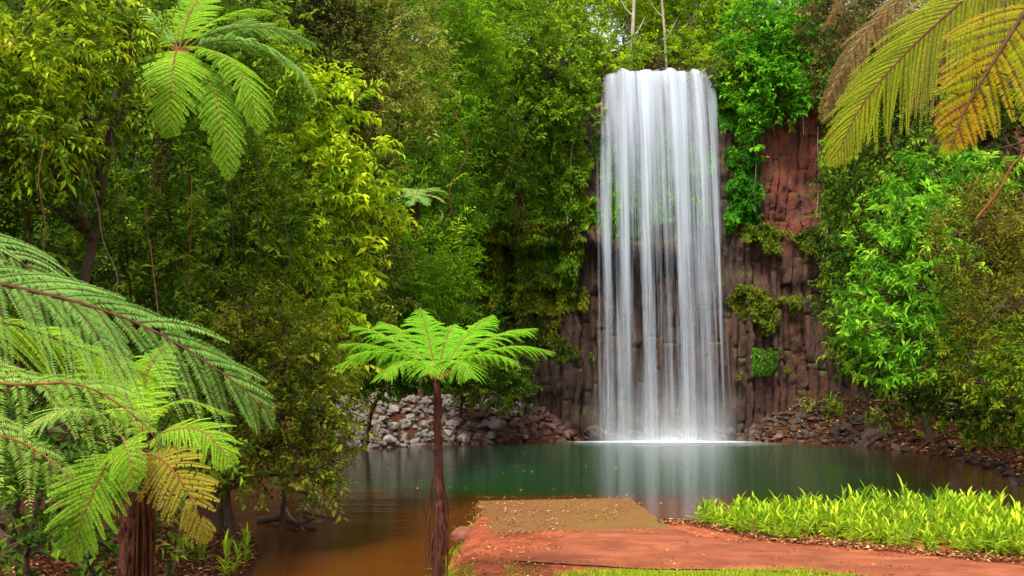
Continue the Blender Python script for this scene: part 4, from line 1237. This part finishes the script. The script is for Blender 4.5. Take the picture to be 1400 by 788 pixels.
stream((842, 884), (838, 868), 94, 1.05, .60, .35, seed=3)
stream((866, 909), (874, 908), 93, 1.02, .56, .35, seed=4, yoff=-.1)
stream((906, 950), (926, 962), 93, 1.05, .62, .35, seed=5, yoff=.05)
stream((942, 972), (962, 988), 94, .92, .50, .25, seed=6)
stream((966, 988), (984, 991), 97, .80, .42, .2, seed=7, yoff=-.15)
stream((822, 850), (808, 842), 98, .80, .42, .22, seed=8, yoff=.1)
stream((888, 926), (882, 934), 94, .95, .34, .2, seed=9, yoff=.12)
stream((830, 900), (818, 896), 95, .42, .12, .4, seed=10, yoff=-.2)
stream((915, 982), (924, 996), 95, .42, .12, .4, seed=11, yoff=-.2)

# foam where the water lands
def foam_disc(cx, cy, ax, ay, z, seed, k=1.0):
    nr, na = 14, 72
    r_, a_ = np.meshgrid(np.linspace(0.02, 1, nr), np.arange(na) / na * 2 * np.pi, indexing='ij')
    wob = 1 + .22 * (fbm(np.cos(a_) * 2 + seed, np.sin(a_) * 2, seed, 3) - .5)
    V = np.stack([cx + ax * r_ * np.cos(a_) * wob, cy + ay * r_ * np.sin(a_) * wob, z + 0 * r_ + .05 * (1 - r_) + .05 * fbm(np.cos(a_) * r_ * 9, np.sin(a_) * r_ * 9, seed, 2)], -1)
    i, j = np.meshgrid(np.arange(nr - 1), np.arange(na), indexing='ij')
    j2 = (j + 1) % na
    Qf = np.stack([i * na + j, (i + 1) * na + j, (i + 1) * na + j2, i * na + j2], -1).reshape(-1, 4)
    d = (1 - r_ ** 2.0) * k
    return mesh('foam', V.reshape(-1, 3) - wfo, Qf, M['foam'], WF, None, True, attrs={'dens': d.ravel()})
foam_disc(7.4, 50.5, 5.0, .95, .012, 3, 1.5)
foam_disc(7.6, 49.2, 5.4, 2.6, .006, 8, .28)
# spray mounds
def spray_mound(px0, px1, yy, h, k, seed):
    nu, nv = 30, 10
    U, Vv = np.meshgrid(np.linspace(0, 1, nu), np.linspace(0, 1, nv), indexing='xy')
    x0, x1 = (px0 - 700) / F * yy, (px1 - 700) / F * yy
    hh = h * (.6 + .9 * fbm(U * 5, seed, 0, 3))
    V = np.stack([x0 + (x1 - x0) * U, yy + .5 * Vv * np.sin(U * 9 + seed) * .4 + .35 * Vv - .5 * np.sin(np.pi * U), .02 + hh * Vv], -1)
    d = k * (1 - Vv) ** 1.3 * np.sin(np.pi * U) ** .7
    i, j = np.meshgrid(np.arange(nv - 1), np.arange(nu - 1), indexing='ij')
    Qs = np.stack([i * nu + j, i * nu + j + 1, (i + 1) * nu + j + 1, (i + 1) * nu + j], -1).reshape(-1, 4)
    return mesh('spray', V.reshape(-1, 3) - wfo, Qs, M['spray'], WF, None, True, attrs={'dens': d.ravel()})
spray_mound(815, 1000, 50.35, .8, .26, 1)
spray_mound(800, 1012, 50.9, 3.6, .42, 2)
spray_mound(822, 996, 51.6, 5.0, .2, 5)
spray_mound(830, 985, 50.1, .35, .4, 3)
# stream bed feeding the lip
V, Q, X, Y = grid_sheet(np.linspace(4.6, 10.4, 24), np.linspace(55.6, 66, 30), lambda x, y: cl_top(7.0) + .06 + .012 * (y - 53.2) + 0 * x)
tag(mesh('river', V, Q, M['water'], smooth=True, attrs={'shallow': np.full(len(V), .3)}), kind='structure')

# ------------------------------------------------------------------ rocks
import bmesh
def rock_mesh(seed, mat):
    r = np.random.default_rng(seed)
    bm = bmesh.new()
    p = nrm(r.normal(0, 1, (15, 3))) * r.uniform(.75, 1.0, (15, 1)) * np.array([1, .85, .72])
    for v in p:
        bm.verts.new(v)
    bmesh.ops.convex_hull(bm, input=bm.verts)
    for v in [v for v in bm.verts if not v.link_faces]:
        bm.verts.remove(v)
    bmesh.ops.bevel(bm, geom=list(bm.edges), offset=.06, segments=1, affect='EDGES')
    me = bpy.data.meshes.new('rock')
    bm.to_mesh(me); bm.free()
    me.materials.append(mat)
    return me
rmesh = {k: [rock_mesh(100 + i + 31 * j, M[k]) for i in range(9)] for j, k in enumerate(('rock_pale', 'rock_brown', 'rock_red', 'rock_dark'))}
rr = np.random.default_rng(44)
def rock(x, y, z, s, kind, label, group):
    me = rmesh[kind][int(rr.integers(9))]
    o = bpy.data.objects.new('rock', me)
    col.objects.link(o)
    o.location = (x, y, z)
    o.scale = (s * rr.uniform(.8, 1.35), s * rr.uniform(.8, 1.2), s * rr.uniform(.7, 1.1))
    o.rotation_euler = (rr.uniform(-.5, .5), rr.uniform(-.5, .5), rr.uniform(0, 6.28))
    return tag(o, label, 'rock', group)

shoreL = np.array([(-7.6, 45.4), (-5.0, 47.5), (-1.0, 50.1), (3.6, 52.3)])
nL = 192
for k in range(nL):
    u = (k + rr.random()) / nL
    q = float(np.interp(u, [0, .27, .60, 1], [0, 1, 2, 3])); i = min(int(q), 2); t = q - i
    a = shoreL[i] * (1 - t) + shoreL[i + 1] * t
    dirn = shoreL[i + 1] - shoreL[i]; nn = np.array([-dirn[1], dirn[0]]) / np.hypot(*dirn)
    w = rr.random() ** .85 * 3.9 - .15
    x, y = a + nn * w
    z = tz(x, y) + rr.uniform(.0, .22)
    s = rr.choice([.17, .24, .30, .36, .44], p=[.2, .3, .25, .17, .08]) * rr.uniform(.9, 1.1) * 1.08
    px = 700 + x / y * F
    if px < 505 and w < 1.2:
        rock(x, y, z, s, 'rock_red', 'red stained rock at the left end of the rock pile by the water', 'red rocks at the left end of the pile')
    elif px < 690 + rr.normal(0, 25):
        rock(x, y, z, s, 'rock_pale', 'pale grey rock in the pile on the far left shore', 'pale rocks piled on the far shore')
    else:
        rock(x, y, z, s, 'rock_brown', 'dark brown rock heaped below the cliff left of the falls', 'brown rocks heaped left of the falls')
shoreR = np.array([(11.2, 52.6), (14.4, 50.2), (16.5, 45.6), (16.9, 40.2), (16.1, 35.0), (14.7, 30.4)])
nR = 88
for k in range(nR):
    u = ((k + rr.random()) / nR) ** 1.7
    q = u * 5; i = min(int(q), 4); t = q - i
    a = shoreR[i] * (1 - t) + shoreR[i + 1] * t
    dirn = shoreR[i + 1] - shoreR[i]; nn = np.array([-dirn[1], dirn[0]]) / np.hypot(*dirn)
    w = rr.random() * (2.6 if q < 1.6 else (1.3 if q < 3 else .45)) - .15
    x, y = a - nn * w * (-1 if False else 1) * -1
    if pool_d(np.array([x]), np.array([y]))[0] < -.5:
        x, y = a - nn * w
    z = tz(x, y) + rr.uniform(0, .15)
    s = rr.uniform(.2, .42) if q < 2.4 else rr.uniform(.1, .24)
    if q < 2.2:
        rock(x, y, z, s, 'rock_dark' if rr.random() < .6 else 'rock_brown', 'wet dark rock on the shore right of the falls', 'dark rocks right of the falls')
    else:
        rock(x, y, z, s, 'rock_dark', 'small dark stone along the right shore', 'stones along the right shore')
for px, py, s, lab in ((1075, 562, .42, 'pale slab of rock lying on the right bank among leaves'), ):
    pass
for k in range(20):
    x = rr.uniform(3.6, 11.2); y = 53.2 + rr.uniform(-.5, .6)
    rock(x, y, rr.uniform(.05, .5), rr.uniform(.3, .6), 'rock_dark', 'wet black boulder at the foot of the falling water', 'black boulders behind the falling water')
rub = Geo()
proto = [rock_mesh(900 + i, M['rock_brown']) for i in range(4)]
pv_ = []
for me_ in proto:
    me_.calc_loop_triangles()
    pv_.append((np.array([v.co[:] for v in me_.vertices]), np.array([t.vertices[:] for t in me_.loop_triangles])))
def rubble(n, shore, ub, wmax, flip, mat, label, seed, smin, smax):
    g = Geo(); r = np.random.default_rng(seed)
    m = len(shore) - 1
    for _ in range(n):
        q = r.uniform(ub[0], ub[1]) * m; i = min(int(q), m - 1); t = q - i
        a = shore[i] * (1 - t) + shore[i + 1] * t
        dn = shore[i + 1] - shore[i]; nn = np.array([-dn[1], dn[0]]) / np.hypot(*dn) * flip
        x, y = a + nn * (r.random() * wmax - .2)
        sc = r.uniform(smin, smax)
        Vq, Tq = pv_[int(r.integers(4))]
        an = r.random() * 6.28
        Rz = np.array([[math.cos(an), -math.sin(an), 0], [math.sin(an), math.cos(an), 0], [0, 0, 1]])
        g.add(Vq @ Rz.T * sc + [x, y, tz(x, y) + sc * .3], Tq)
    return tag(g.build('rubble', mat), label, 'rubble', kind='stuff')
rubble(420, shoreL, (.0, .62), 4.3, 1, M['rock_pale'], 'small grey stones filling the rock pile on the far left shore', 1, .12, .30)
rubble(380, shoreL, (.55, 1.0), 4.3, 1, M['rock_brown'], 'small brown stones below the cliff left of the falls', 2, .12, .34)
rubble(300, shoreR, (.0, .34), 3.2, 1, M['rock_dark'], 'small dark stones on the shore right of the falls', 3, .10, .28)
rubble(110, shoreR, (.3, 1.0), .5, 1, M['rock_brown'], 'pebbles along the right water edge', 4, .04, .12)
gvl = Geo(); gvr = np.random.default_rng(71)
for _ in range(700):
    x = gvr.uniform(-.9, 7.5); y = gvr.uniform(13.3, 17.3)
    if vnoise(x * 1.2, y * 1.2, 31) < .5 or pool_d(np.array([x]), np.array([y]))[0] < .2: continue
    sc = gvr.uniform(.008, .026); Vq, Tq = pv_[int(gvr.integers(4))]
    gvl.add(Vq * sc * [1.2, 1, .7] + [x, y, tz(x, y) + .012 + (.03 if x > .5 else 0)], Tq)
tag(gvl.build('gravel', M['rock_red']), 'small red gravel strewn on the landing and path', 'gravel', kind='stuff')
p = G(1190, 558, 1.5); rock(p[0], 46.2, tz(p[0], 46.2) + .15, .42, 'rock_pale', 'pale flat rock on the right bank among brown leaves', None)
p = G(1150, 578, .9); rock(p[0], 47.5, tz(p[0], 47.5) + .2, .62, 'rock_brown', 'large blocky brown boulder at the bend of the right shore', None)
p = G(1384, 662, .05); rock(p[0], p[1], .05, .22, 'rock_pale', 'single grey stone at the water edge above the strap leaves', None)
# rocks at the near left edge of the landing
rock(-.93, 12.95, .52, .2, 'rock_red', 'reddish brown rock wedged beside the slender fern trunk', None)
rock(-.92, 13.55, .42, .22, 'rock_red', 'reddish rock behind the slender fern trunk at the landing edge', None)
rock(-1.12, 12.45, .40, .14, 'rock_pale', 'small grey stone at the foot of the slender fern', None)
rock(-.85, 17.9, .36, .3, 'rock_red', 'red clay lump at the left edge of the landing', None)

# ------------------------------------------------------------------ landing paving, path
def slab_from(pts_top, depth, name, mat, ztop):
    pts = np.array(pts_top)
    n = len(pts)
    o3 = np.array([pts[:, 0].mean(), pts[:, 1].mean(), 0])
    bm = bmesh.new()
    tv = [bm.verts.new((p[0] - o3[0], p[1] - o3[1], ztop)) for p in pts]
    bv = [bm.verts.new((p[0] - o3[0], p[1] - o3[1], ztop - depth)) for p in pts]
    bm.faces.new(tv)
    bm.faces.new(bv[::-1])
    for i in range(n):
        bm.faces.new((tv[i], bv[i], bv[(i + 1) % n], tv[(i + 1) % n]))
    bmesh.ops.recalc_face_normals(bm, faces=bm.faces)
    bmesh.ops.bevel(bm, geom=[e for e in bm.edges if abs(e.verts[0].co.z - e.verts[1].co.z) < .01 and e.verts[0].co.z > ztop - .01], offset=.012, segments=1, affect='EDGES')
    me = bpy.data.meshes.new(name); bm.to_mesh(me); bm.free()
    me.materials.append(mat)
    o = bpy.data.objects.new(name, me); o.location = o3.tolist()
    col.objects.link(o)
    return o
pv = [G(654, 684, .53), G(862, 680, .53), G(918, 721, .53), G(800, 724, .53), G(672, 727, .53)]
pj = np.random.default_rng(31)
pv2 = []
for k in range(len(pv)):
    a_, b_ = np.array(pv[k]), np.array(pv[(k + 1) % len(pv)])
    m_ = int(np.hypot(*(b_ - a_)[:2]) / .16) + 1
    for q_ in range(m_):
        w_ = a_ + (b_ - a_) * q_ / m_
        j_ = .018 if k < 2 else .05
        pv2.append(w_ + np.array([pj.normal(0, j_), pj.normal(0, j_), 0]))
pv = pv2
tag(slab_from(pv, .75, 'paving', M['paving'], .518), kind='structure')
# ribs standing proud of the paving are part of the surface pattern (bump)

# compacted path sheet sweeping to the right
pth_top = [(800, 728), (860, 725), (922, 724), (960, 735), (1040, 745), (1140, 754), (1260, 764), (1400, 776), (1700, 800)]
pth_bot = [(700, 768), (800, 775), (900, 779), (980, 781), (1060, 783), (1160, 787), (1280, 795), (1420, 810), (1720, 838)]
tp = curve([G(a, b, .5) for a, b in pth_top], 60); bt = curve([G(a, b, .5) for a, b in pth_bot], 60)
nv = 14
Vp = []
for k in range(nv):
    t = k / (nv - 1)
    row = tp * (1 - t) + bt * t
    row[:, 2] = terr(row[:, 0], row[:, 1]) + .018 + .03 * math.sin(math.pi * t) ** .5 - .02 * math.exp(-((t - .62) / .08) ** 2)
    Vp.append(row)
Vp = np.array(Vp)
i, j = np.meshgrid(np.arange(nv - 1), np.arange(59), indexing='ij')
Qp = np.stack([i * 60 + j, (i + 1) * 60 + j, (i + 1) * 60 + j + 1, i * 60 + j + 1], -1).reshape(-1, 4)
tag(mesh('path', Vp.reshape(-1, 3), Qp, M['path'], smooth=True), kind='structure')

# ------------------------------------------------------------------ strap leaved plants in the bed
def blade(g, p, az, L, W, e0, e1, t, n=5):
    """a broad strap leaf as a curved, folded ribbon"""
    el = np.linspace(R(e0), R(e1), n)
    pts = [np.array(p, float)]
    for e in el:
        pts.append(pts[-1] + L / n * np.array([math.cos(az) * math.cos(e), math.sin(az) * math.cos(e), math.sin(e)]))
    pts = np.array(pts)
    s = np.array([-math.sin(az), math.cos(az), 0])
    w = W * np.array([.25, .8, 1.0, .85, .5, .03])
    up = np.array([0, 0, 1.0]) * .3 - np.array([math.cos(az), math.sin(az), 0]) * .2
    V = np.stack([pts + s * w[:, None] * .5 + up * w[:, None], pts, pts - s * w[:, None] * .5 + up * w[:, None]], 1).reshape(-1, 3)
    Fc = []
    for k in range(n):
        a = k * 3
        for c in (0, 1):
            Fc += [(a + c, a + c + 1, a + c + 4), (a + c, a + c + 4, a + c + 3)]
    g.add(V, Fc, t)

def strap_plant(seed):
    r = np.random.default_rng(seed)
    g, st = Geo(), Geo()
    for sh in range(3):
        h = r.uniform(.34, .56)
        b = np.array([r.normal(0, .08), r.normal(0, .08), 0])
        tip = b + np.array([r.normal(0, .06), r.normal(0, .06), h])
        sp = curve([b, (b + tip) / 2 + r.normal(0, .015, 3), tip], 8)
        st.add(*tube(np.vstack([[0, 0, .01 * sh - .01], sp[1:]]), np.linspace(.011, .006, 8), 5))
        az = r.random() * 6.28
        for k in range(12):
            u = .10 + .90 * k / 11
            az += math.pi + r.normal(0, .5)
            blade(g, sp[min(7, int(u * 7.01))], az, r.uniform(.20, .33), r.uniform(.034, .056), r.uniform(35, 66) if k < 8 else 76, r.uniform(-25, 35) if k < 8 else 58,
                  float(np.clip(r.normal(.48 + .12 * (u - .5), .2), 0, 1)))
    return g, st
plant_protos = []
bed_lab = ['strap leaved plant massed in the bed beside the red path', 'strap leaved plants massed in the bed']
def put_plant(x, y, s, label, group, zs=1.0, lift=0):
    k = int(rr.integers(8))
    if len(plant_protos) <= k:
        k = len(plant_protos)
        g, st = strap_plant(500 + k)
        root = thing('strap_plant', (0, 0, 0), 'x', 'plant')
        a = g.build('leaves', M['bed' if k % 3 else 'bed_green'], root)
        b = st.build('stem', M['stalk_green'], root, True)
        plant_protos.append((root, a, b))
    else:
        r0_, a0, b0_ = plant_protos[k]
        root = r0_.copy(); col.objects.link(root)
        for ch in (a0, b0_):
            c = ch.copy(); col.objects.link(c); c.parent = root
    root.location = (x, y, tz(x, y) - .02 + lift)
    root.rotation_euler = (0, 0, rr.uniform(0, 6.28))
    root.scale = (s, s, s * rr.uniform(.9, 1.15) * zs)
    root['label'] = label; root['category'] = 'plant'
    if group: root['group'] = group
    elif 'group' in root: del root['group']
    return root
front = [G(936, 715, .5), G(1040, 737, .5), G(1150, 746, .5), G(1280, 758, .5), G(1400, 768, .5), G(1520, 776, .5)]
fx = [p[0] for p in front]; fy = [p[1] for p in front]
cnt = 0
for k in range(4000):
    x = rr.uniform(2.75, 8.5); y = rr.uniform(13.8, 20.0)
    if y < np.interp(x, fx, fy) + .02 + .35 * vnoise(x * 1.7, 3.3) or x / y * F < 252: continue
    if pool_d(np.array([x]), np.array([y]))[0] < .10: continue
    # poisson-like rejection
    if any((x - a) ** 2 + (y - b) ** 2 < .228 ** 2 for a, b in (globals().setdefault('_pl', []))): continue
    _pl.append((x, y))
    put_plant(x, y, rr.uniform(.66, 1.12) * (1.0 + .15 * sstep(6, 9, x)), bed_lab[0], bed_lab[1], .66)
    cnt += 1
    if cnt >= 285: break
print('BED', cnt)
p = P(1250, 690, 17.4)
tallp = put_plant(p[0], 17.4, 1.02, 'tallest strap leaved plant, standing up above the rest of the bed', None)
# right bank and left bank sprigs
for px, py, s, lab, grp in ((1135, 560, 1.35, 'bright tuft high on the rocks just right of the falls', None), (1148, 572, 1.2, 'lower bright tuft on the rocks just right of the falls', None),
                            (1188, 585, 1.1, 'lone bright tuft in brown leaves halfway along the right bank', None), (1210, 600, 1.1, 'bright tuft close to the water on the right bank', None),
                            (1325, 618, 1.6, 'bright strap leaved plant on the far right bank', 'strap plants on the far right bank'), (1345, 612, 1.7, 'bright strap leaved plant on the far right bank', 'strap plants on the far right bank'),
                            (1365, 616, 1.5, 'bright strap leaved plant on the far right bank', 'strap plants on the far right bank'), (1385, 610, 1.7, 'bright strap leaved plant on the far right bank', 'strap plants on the far right bank'),
                            (1398, 618, 1.6, 'bright strap leaved plant on the far right bank', 'strap plants on the far right bank')):
    # walk along the view ray until it meets the bank
    for Yd in np.arange(24, 54, .1):
        q = P(px, py, Yd)
        if q[2] <= tz(q[0], q[1]) and Yd > 27:
            break
    put_plant(q[0], q[1], s, lab, grp)
for px, py, s, lab in ((268, 770, 1.0, 'green clump on the left bank below the rusty frond'), (335, 768, .8, 'leafy clump at the point of the left bank'), (395, 745, .6, 'small sprig at the tip of the left bank'), (300, 790, .9, 'leafy clump on the left bank at the bottom edge')):
    for Yd in np.arange(10, 30, .1):
        q = P(px, py, Yd)
        if q[2] <= tz(q[0], q[1]): break
    put_plant(q[0], q[1], s, lab, None)
put_plant(-.80, 12.75, .75, 'grassy tuft at the right foot of the slender fern', None)
put_plant(-1.07, 12.3, .6, 'grassy tuft at the left foot of the slender fern', None)

# ------------------------------------------------------------------ grass, litter
def tufts(name, pos, h, w, mat, seed, spread=.6, tb=0.0):
    r = np.random.default_rng(seed)
    n = len(pos)
    d = np.stack([r.normal(0, spread, n), r.normal(0, spread, n), np.ones(n)], -1)
    upv = nrm(r.normal(0, 1, (n, 3)))
    V, Fc, T = leaves(pos, d, upv, h * r.uniform(.5, 1.2, n), np.full(n, w), np.clip(r.normal(.5 + tb, .2, n), 0, 1), .1)
    return mesh(name, V, Fc, M[mat], None, T)
gr = np.random.default_rng(9)
gx = gr.uniform(.55, 7.5, 46000); gy = gr.uniform(9.5, 14.25, 46000)
lim = 14.05 + .10 * np.sin(gx * 2.1) - .45 * sstep(1.4, .5, gx) - .42 * np.maximum(gx - 3.3, 0) + (fbm(gx * 1.5, gy * 1.5, 2, 3) - .5) * .5
ok = (gy < lim)
gx, gy = gx[ok], gy[ok]
pos = np.stack([gx, gy, terr(gx, gy)], -1)
# landing edges
ex = []
for _ in range(2600):
    c = gr.random()
    if c < .4:
        t = gr.random(); a = G(862, 680, .5) * (1 - t) + G(885, 697, .5) * t; ex.append((a[0] + gr.normal(.04, .05), a[1] + gr.normal(0, .12)))
    elif c < .8:
        y = gr.uniform(13.2, 22); ex.append((-.86 + gr.normal(0, .08) + .1 * math.sin(y * 3), y))
    else:
        ex.append((gr.normal(-.3, .3), gr.normal(13.6, .4)))
ex = np.array([e for e in ex if vnoise(e[0] * 3, e[1] * .8, 5) > .45])
pos = np.vstack([pos, np.stack([ex[:, 0], ex[:, 1], terr(ex[:, 0], ex[:, 1]) + .02], -1)])
o = tufts('grass', pos, .075, .012, 'grass', 3)
tag(o, 'short yellow green grass edging the red path and landing', 'grass', kind='stuff')

def litter(name, pos, size, seed, label, tb=0.0):
    r = np.random.default_rng(seed)
    n = len(pos)
    d = np.stack([r.normal(0, 1, n), r.normal(0, 1, n), r.normal(0, .15, n)], -1)
    upv = np.array([0, 0, 1.0]) + r.normal(0, .25, (n, 3))
    V, Fc, T = leaves(pos, d, upv, size * r.uniform(.5, 1.3, n), size * r.uniform(.3, .6, n), np.clip(r.normal(.45 + tb, .3, n), 0, 1), .15)
    o = mesh(name, V, Fc, M['litter'], None, T)
    return tag(o, label, 'leaf litter', kind='stuff')
# on the landing and path: sparse
lx, ly = gr.uniform(-1.0, 6, 2200), gr.uniform(13.3, 22.3, 2200)
dl = pool_d(lx, ly)
ok = (dl > .05) & (vnoise(lx * .8, ly * .5, 8) > .3)
lx, ly = lx[ok], ly[ok]
lz = np.maximum(terr(lx, ly), np.where((ly > 17.0) & (lx < 2.8), .532, 0)) + .03
litter('leaf_litter', np.stack([lx, ly, lz], -1), .07, 1, 'scattered dry leaves on the red landing', .1)
# along the foot of the bed
lx = gr.uniform(2.6, 9, 3800); ly = np.interp(lx, fx, fy) + gr.normal(.0, .16, 3800)
dl = pool_d(lx, ly)
lx, ly = lx[dl > .02], ly[dl > .02]
litter('leaf_litter', np.stack([lx, ly, terr(lx, ly) + .03], -1), .085, 2, 'brown leaf litter along the foot of the strap leaved bed', -.05)
fxl, fyl = gr.uniform(-7, 15, 260), gr.uniform(14, 50, 260)
dl = pool_d(fxl, fyl)
okf = (dl < -.2) & (vnoise(fxl * .3, fyl * .3, 21) > .45)
litter('floating_leaves', np.stack([fxl[okf], fyl[okf], fxl[okf] * 0 + .012], -1), .09, 6, 'few fallen leaves floating on the pool', .2)
# right bank
q = gr.random(9000) * 4.9; i = q.astype(int); t = (q - i)[:, None]
a = shoreR[i] * (1 - t) + shoreR[i + 1] * t
out_ = gr.random(9000) ** 1.1 * 6.5
cx = np.array([4.0, 36.0])
dirs = nrm(a - cx)
pp = a + dirs * out_[:, None]
dl = pool_d(pp[:, 0], pp[:, 1])
pp = pp[dl > .2]
litter('leaf_litter', np.stack([pp[:, 0], pp[:, 1], terr(pp[:, 0], pp[:, 1]) + .04], -1), .24, 3, 'brown and yellow leaf litter over the right bank', .05)
# left bank
lx, ly = gr.uniform(-6.5, -3.6, 5000), gr.uniform(12.5, 21, 5000)
dl = pool_d(lx, ly)
ok = (dl > .05) & (dl < 2.2)
lx, ly = lx[ok], ly[ok]
litter('leaf_litter', np.stack([lx, ly, terr(lx, ly) + .03], -1), .10, 4, 'red brown leaf litter on the low left bank', -.15)

# ------------------------------------------------------------------ driftwood, fallen branches
def log(name, label, pts, r0, r1, mat, cat='branch', side=()):
    pts = np.array(pts, float)
    o3 = pts[0]
    c = curve(pts, 16)
    g = Geo(); V, Qq = tube(c - o3, np.linspace(r0, r1, 16), 8); g.add(V, Qq)
    for k, (u, v, l) in enumerate(side):
        p0 = c[int(u * 15)]
        g.add(*tube(curve([p0, p0 + np.array(v) * l * .5 + [0, 0, .03 * l], p0 + np.array(v) * l], 6) - o3, np.linspace(r0 * .5, r0 * .15, 6), 5))
    o = g.build(name, M[mat], None, True)
    o.location = o3.tolist()
    return tag(o, label, cat)
log('driftwood', 'dark waterlogged branch lying in the brown water by the left bank', [G(352, 712, .05), G(385, 708, .12), G(412, 718, .10), G(432, 722, .03)], .09, .05, 'bark', side=((.5, (.5, .3, .5), .5), (.7, (.6, -.4, .3), .5)))
log('driftwood', 'thin stick poking out of the water at the left', [G(415, 700, .05), G(438, 706, .08), G(458, 708, .02)], .035, .02, 'bark')
log('driftwood', 'pale curved twig at the water edge under the overhanging bush', [G(388, 690, .5), G(398, 708, .25), G(408, 716, .12), G(416, 725, .04)], .022, .012, 'twig')
p1, p2 = P(1240, 585, 44), P(1285, 556, 44)
log('fallen_branch', 'fallen dark branch slanting across the right bank to the water', [[p1[0], 43.5, tz(p1[0], 43.5) + .05], [p1[0] + .9, 43.8, tz(p1[0] + .9, 43.8) + .25], [p2[0] + .6, 44, tz(p2[0] + .6, 44) + .25]], .09, .05, 'fern_trunk')
log('bare_branch', 'pale bare twisted branch leaning out of the russet shrub', pts3((1335, 300, 24.2), (1365, 262, 24.0), (1385, 225, 24.0), (1410, 205, 24.0)), .038, .018, 'stalk', side=((.3, (-.6, 0, .5), .6), (.6, (-.4, 0, .8), .5), (.8, (.3, 0, .8), .6), (.2, (.5, 0, -.5), .7)))

# ------------------------------------------------------------------ camera, light, world
cam = bpy.data.cameras.new('camera')
cam.sensor_width = 36
cam.lens = 36 * F / 1400
cam.clip_end = 2000
co = bpy.data.objects.new('camera', cam)
co.location = (0, 0, CAMH)
co.rotation_euler = (R(90) + PITCH, 0, 0)
col.objects.link(co)
scene.camera = co

SUN_EL, SUN_AZ = 58, 200        # azimuth from +Y clockwise: behind the camera, a little to its left
sd = Vector((math.sin(R(SUN_AZ)) * math.cos(R(SUN_EL)), math.cos(R(SUN_AZ)) * math.cos(R(SUN_EL)), math.sin(R(SUN_EL))))
sl = bpy.data.lights.new('sun', 'SUN')
sl.energy = 1.5
sl.angle = R(12)
sl.color = (1.0, .93, .80)
so = bpy.data.objects.new('sun', sl)
so.rotation_euler = sd.to_track_quat('Z', 'Y').to_euler()
so.location = (0, 0, 60)
col.objects.link(so)

w = bpy.data.worlds.new('World')
scene.world = w
w.use_nodes = True
nt = w.node_tree
bg = nt.nodes.get('Background') or nt.nodes.new('ShaderNodeBackground')
sky = nt.nodes.new('ShaderNodeTexSky')
sky.sky_type = 'NISHITA'
sky.sun_disc = False
sky.sun_elevation = R(SUN_EL)
sky.sun_rotation = R(SUN_AZ)
sky.air_density = 1.0
sky.dust_density = 4.0
sky.ozone_density = .6
hs = nt.nodes.new('ShaderNodeHueSaturation')
hs.inputs['Saturation'].default_value = .30
nt.links.new(sky.outputs[0], hs.inputs['Color'])
nt.links.new(hs.outputs[0], bg.inputs[0])
bg.inputs[1].default_value = .085

vs = scene.view_settings
vs.view_transform = 'Standard'
vs.look = 'None'
vs.exposure = 2.1
vs.gamma = 1
cy = scene.cycles
cy.max_bounces = 8
cy.transparent_max_bounces = 24
cy.diffuse_bounces = 3
cy.glossy_bounces = 2
cy.transmission_bounces = 3
cy.caustics_reflective = False
cy.caustics_refractive = False
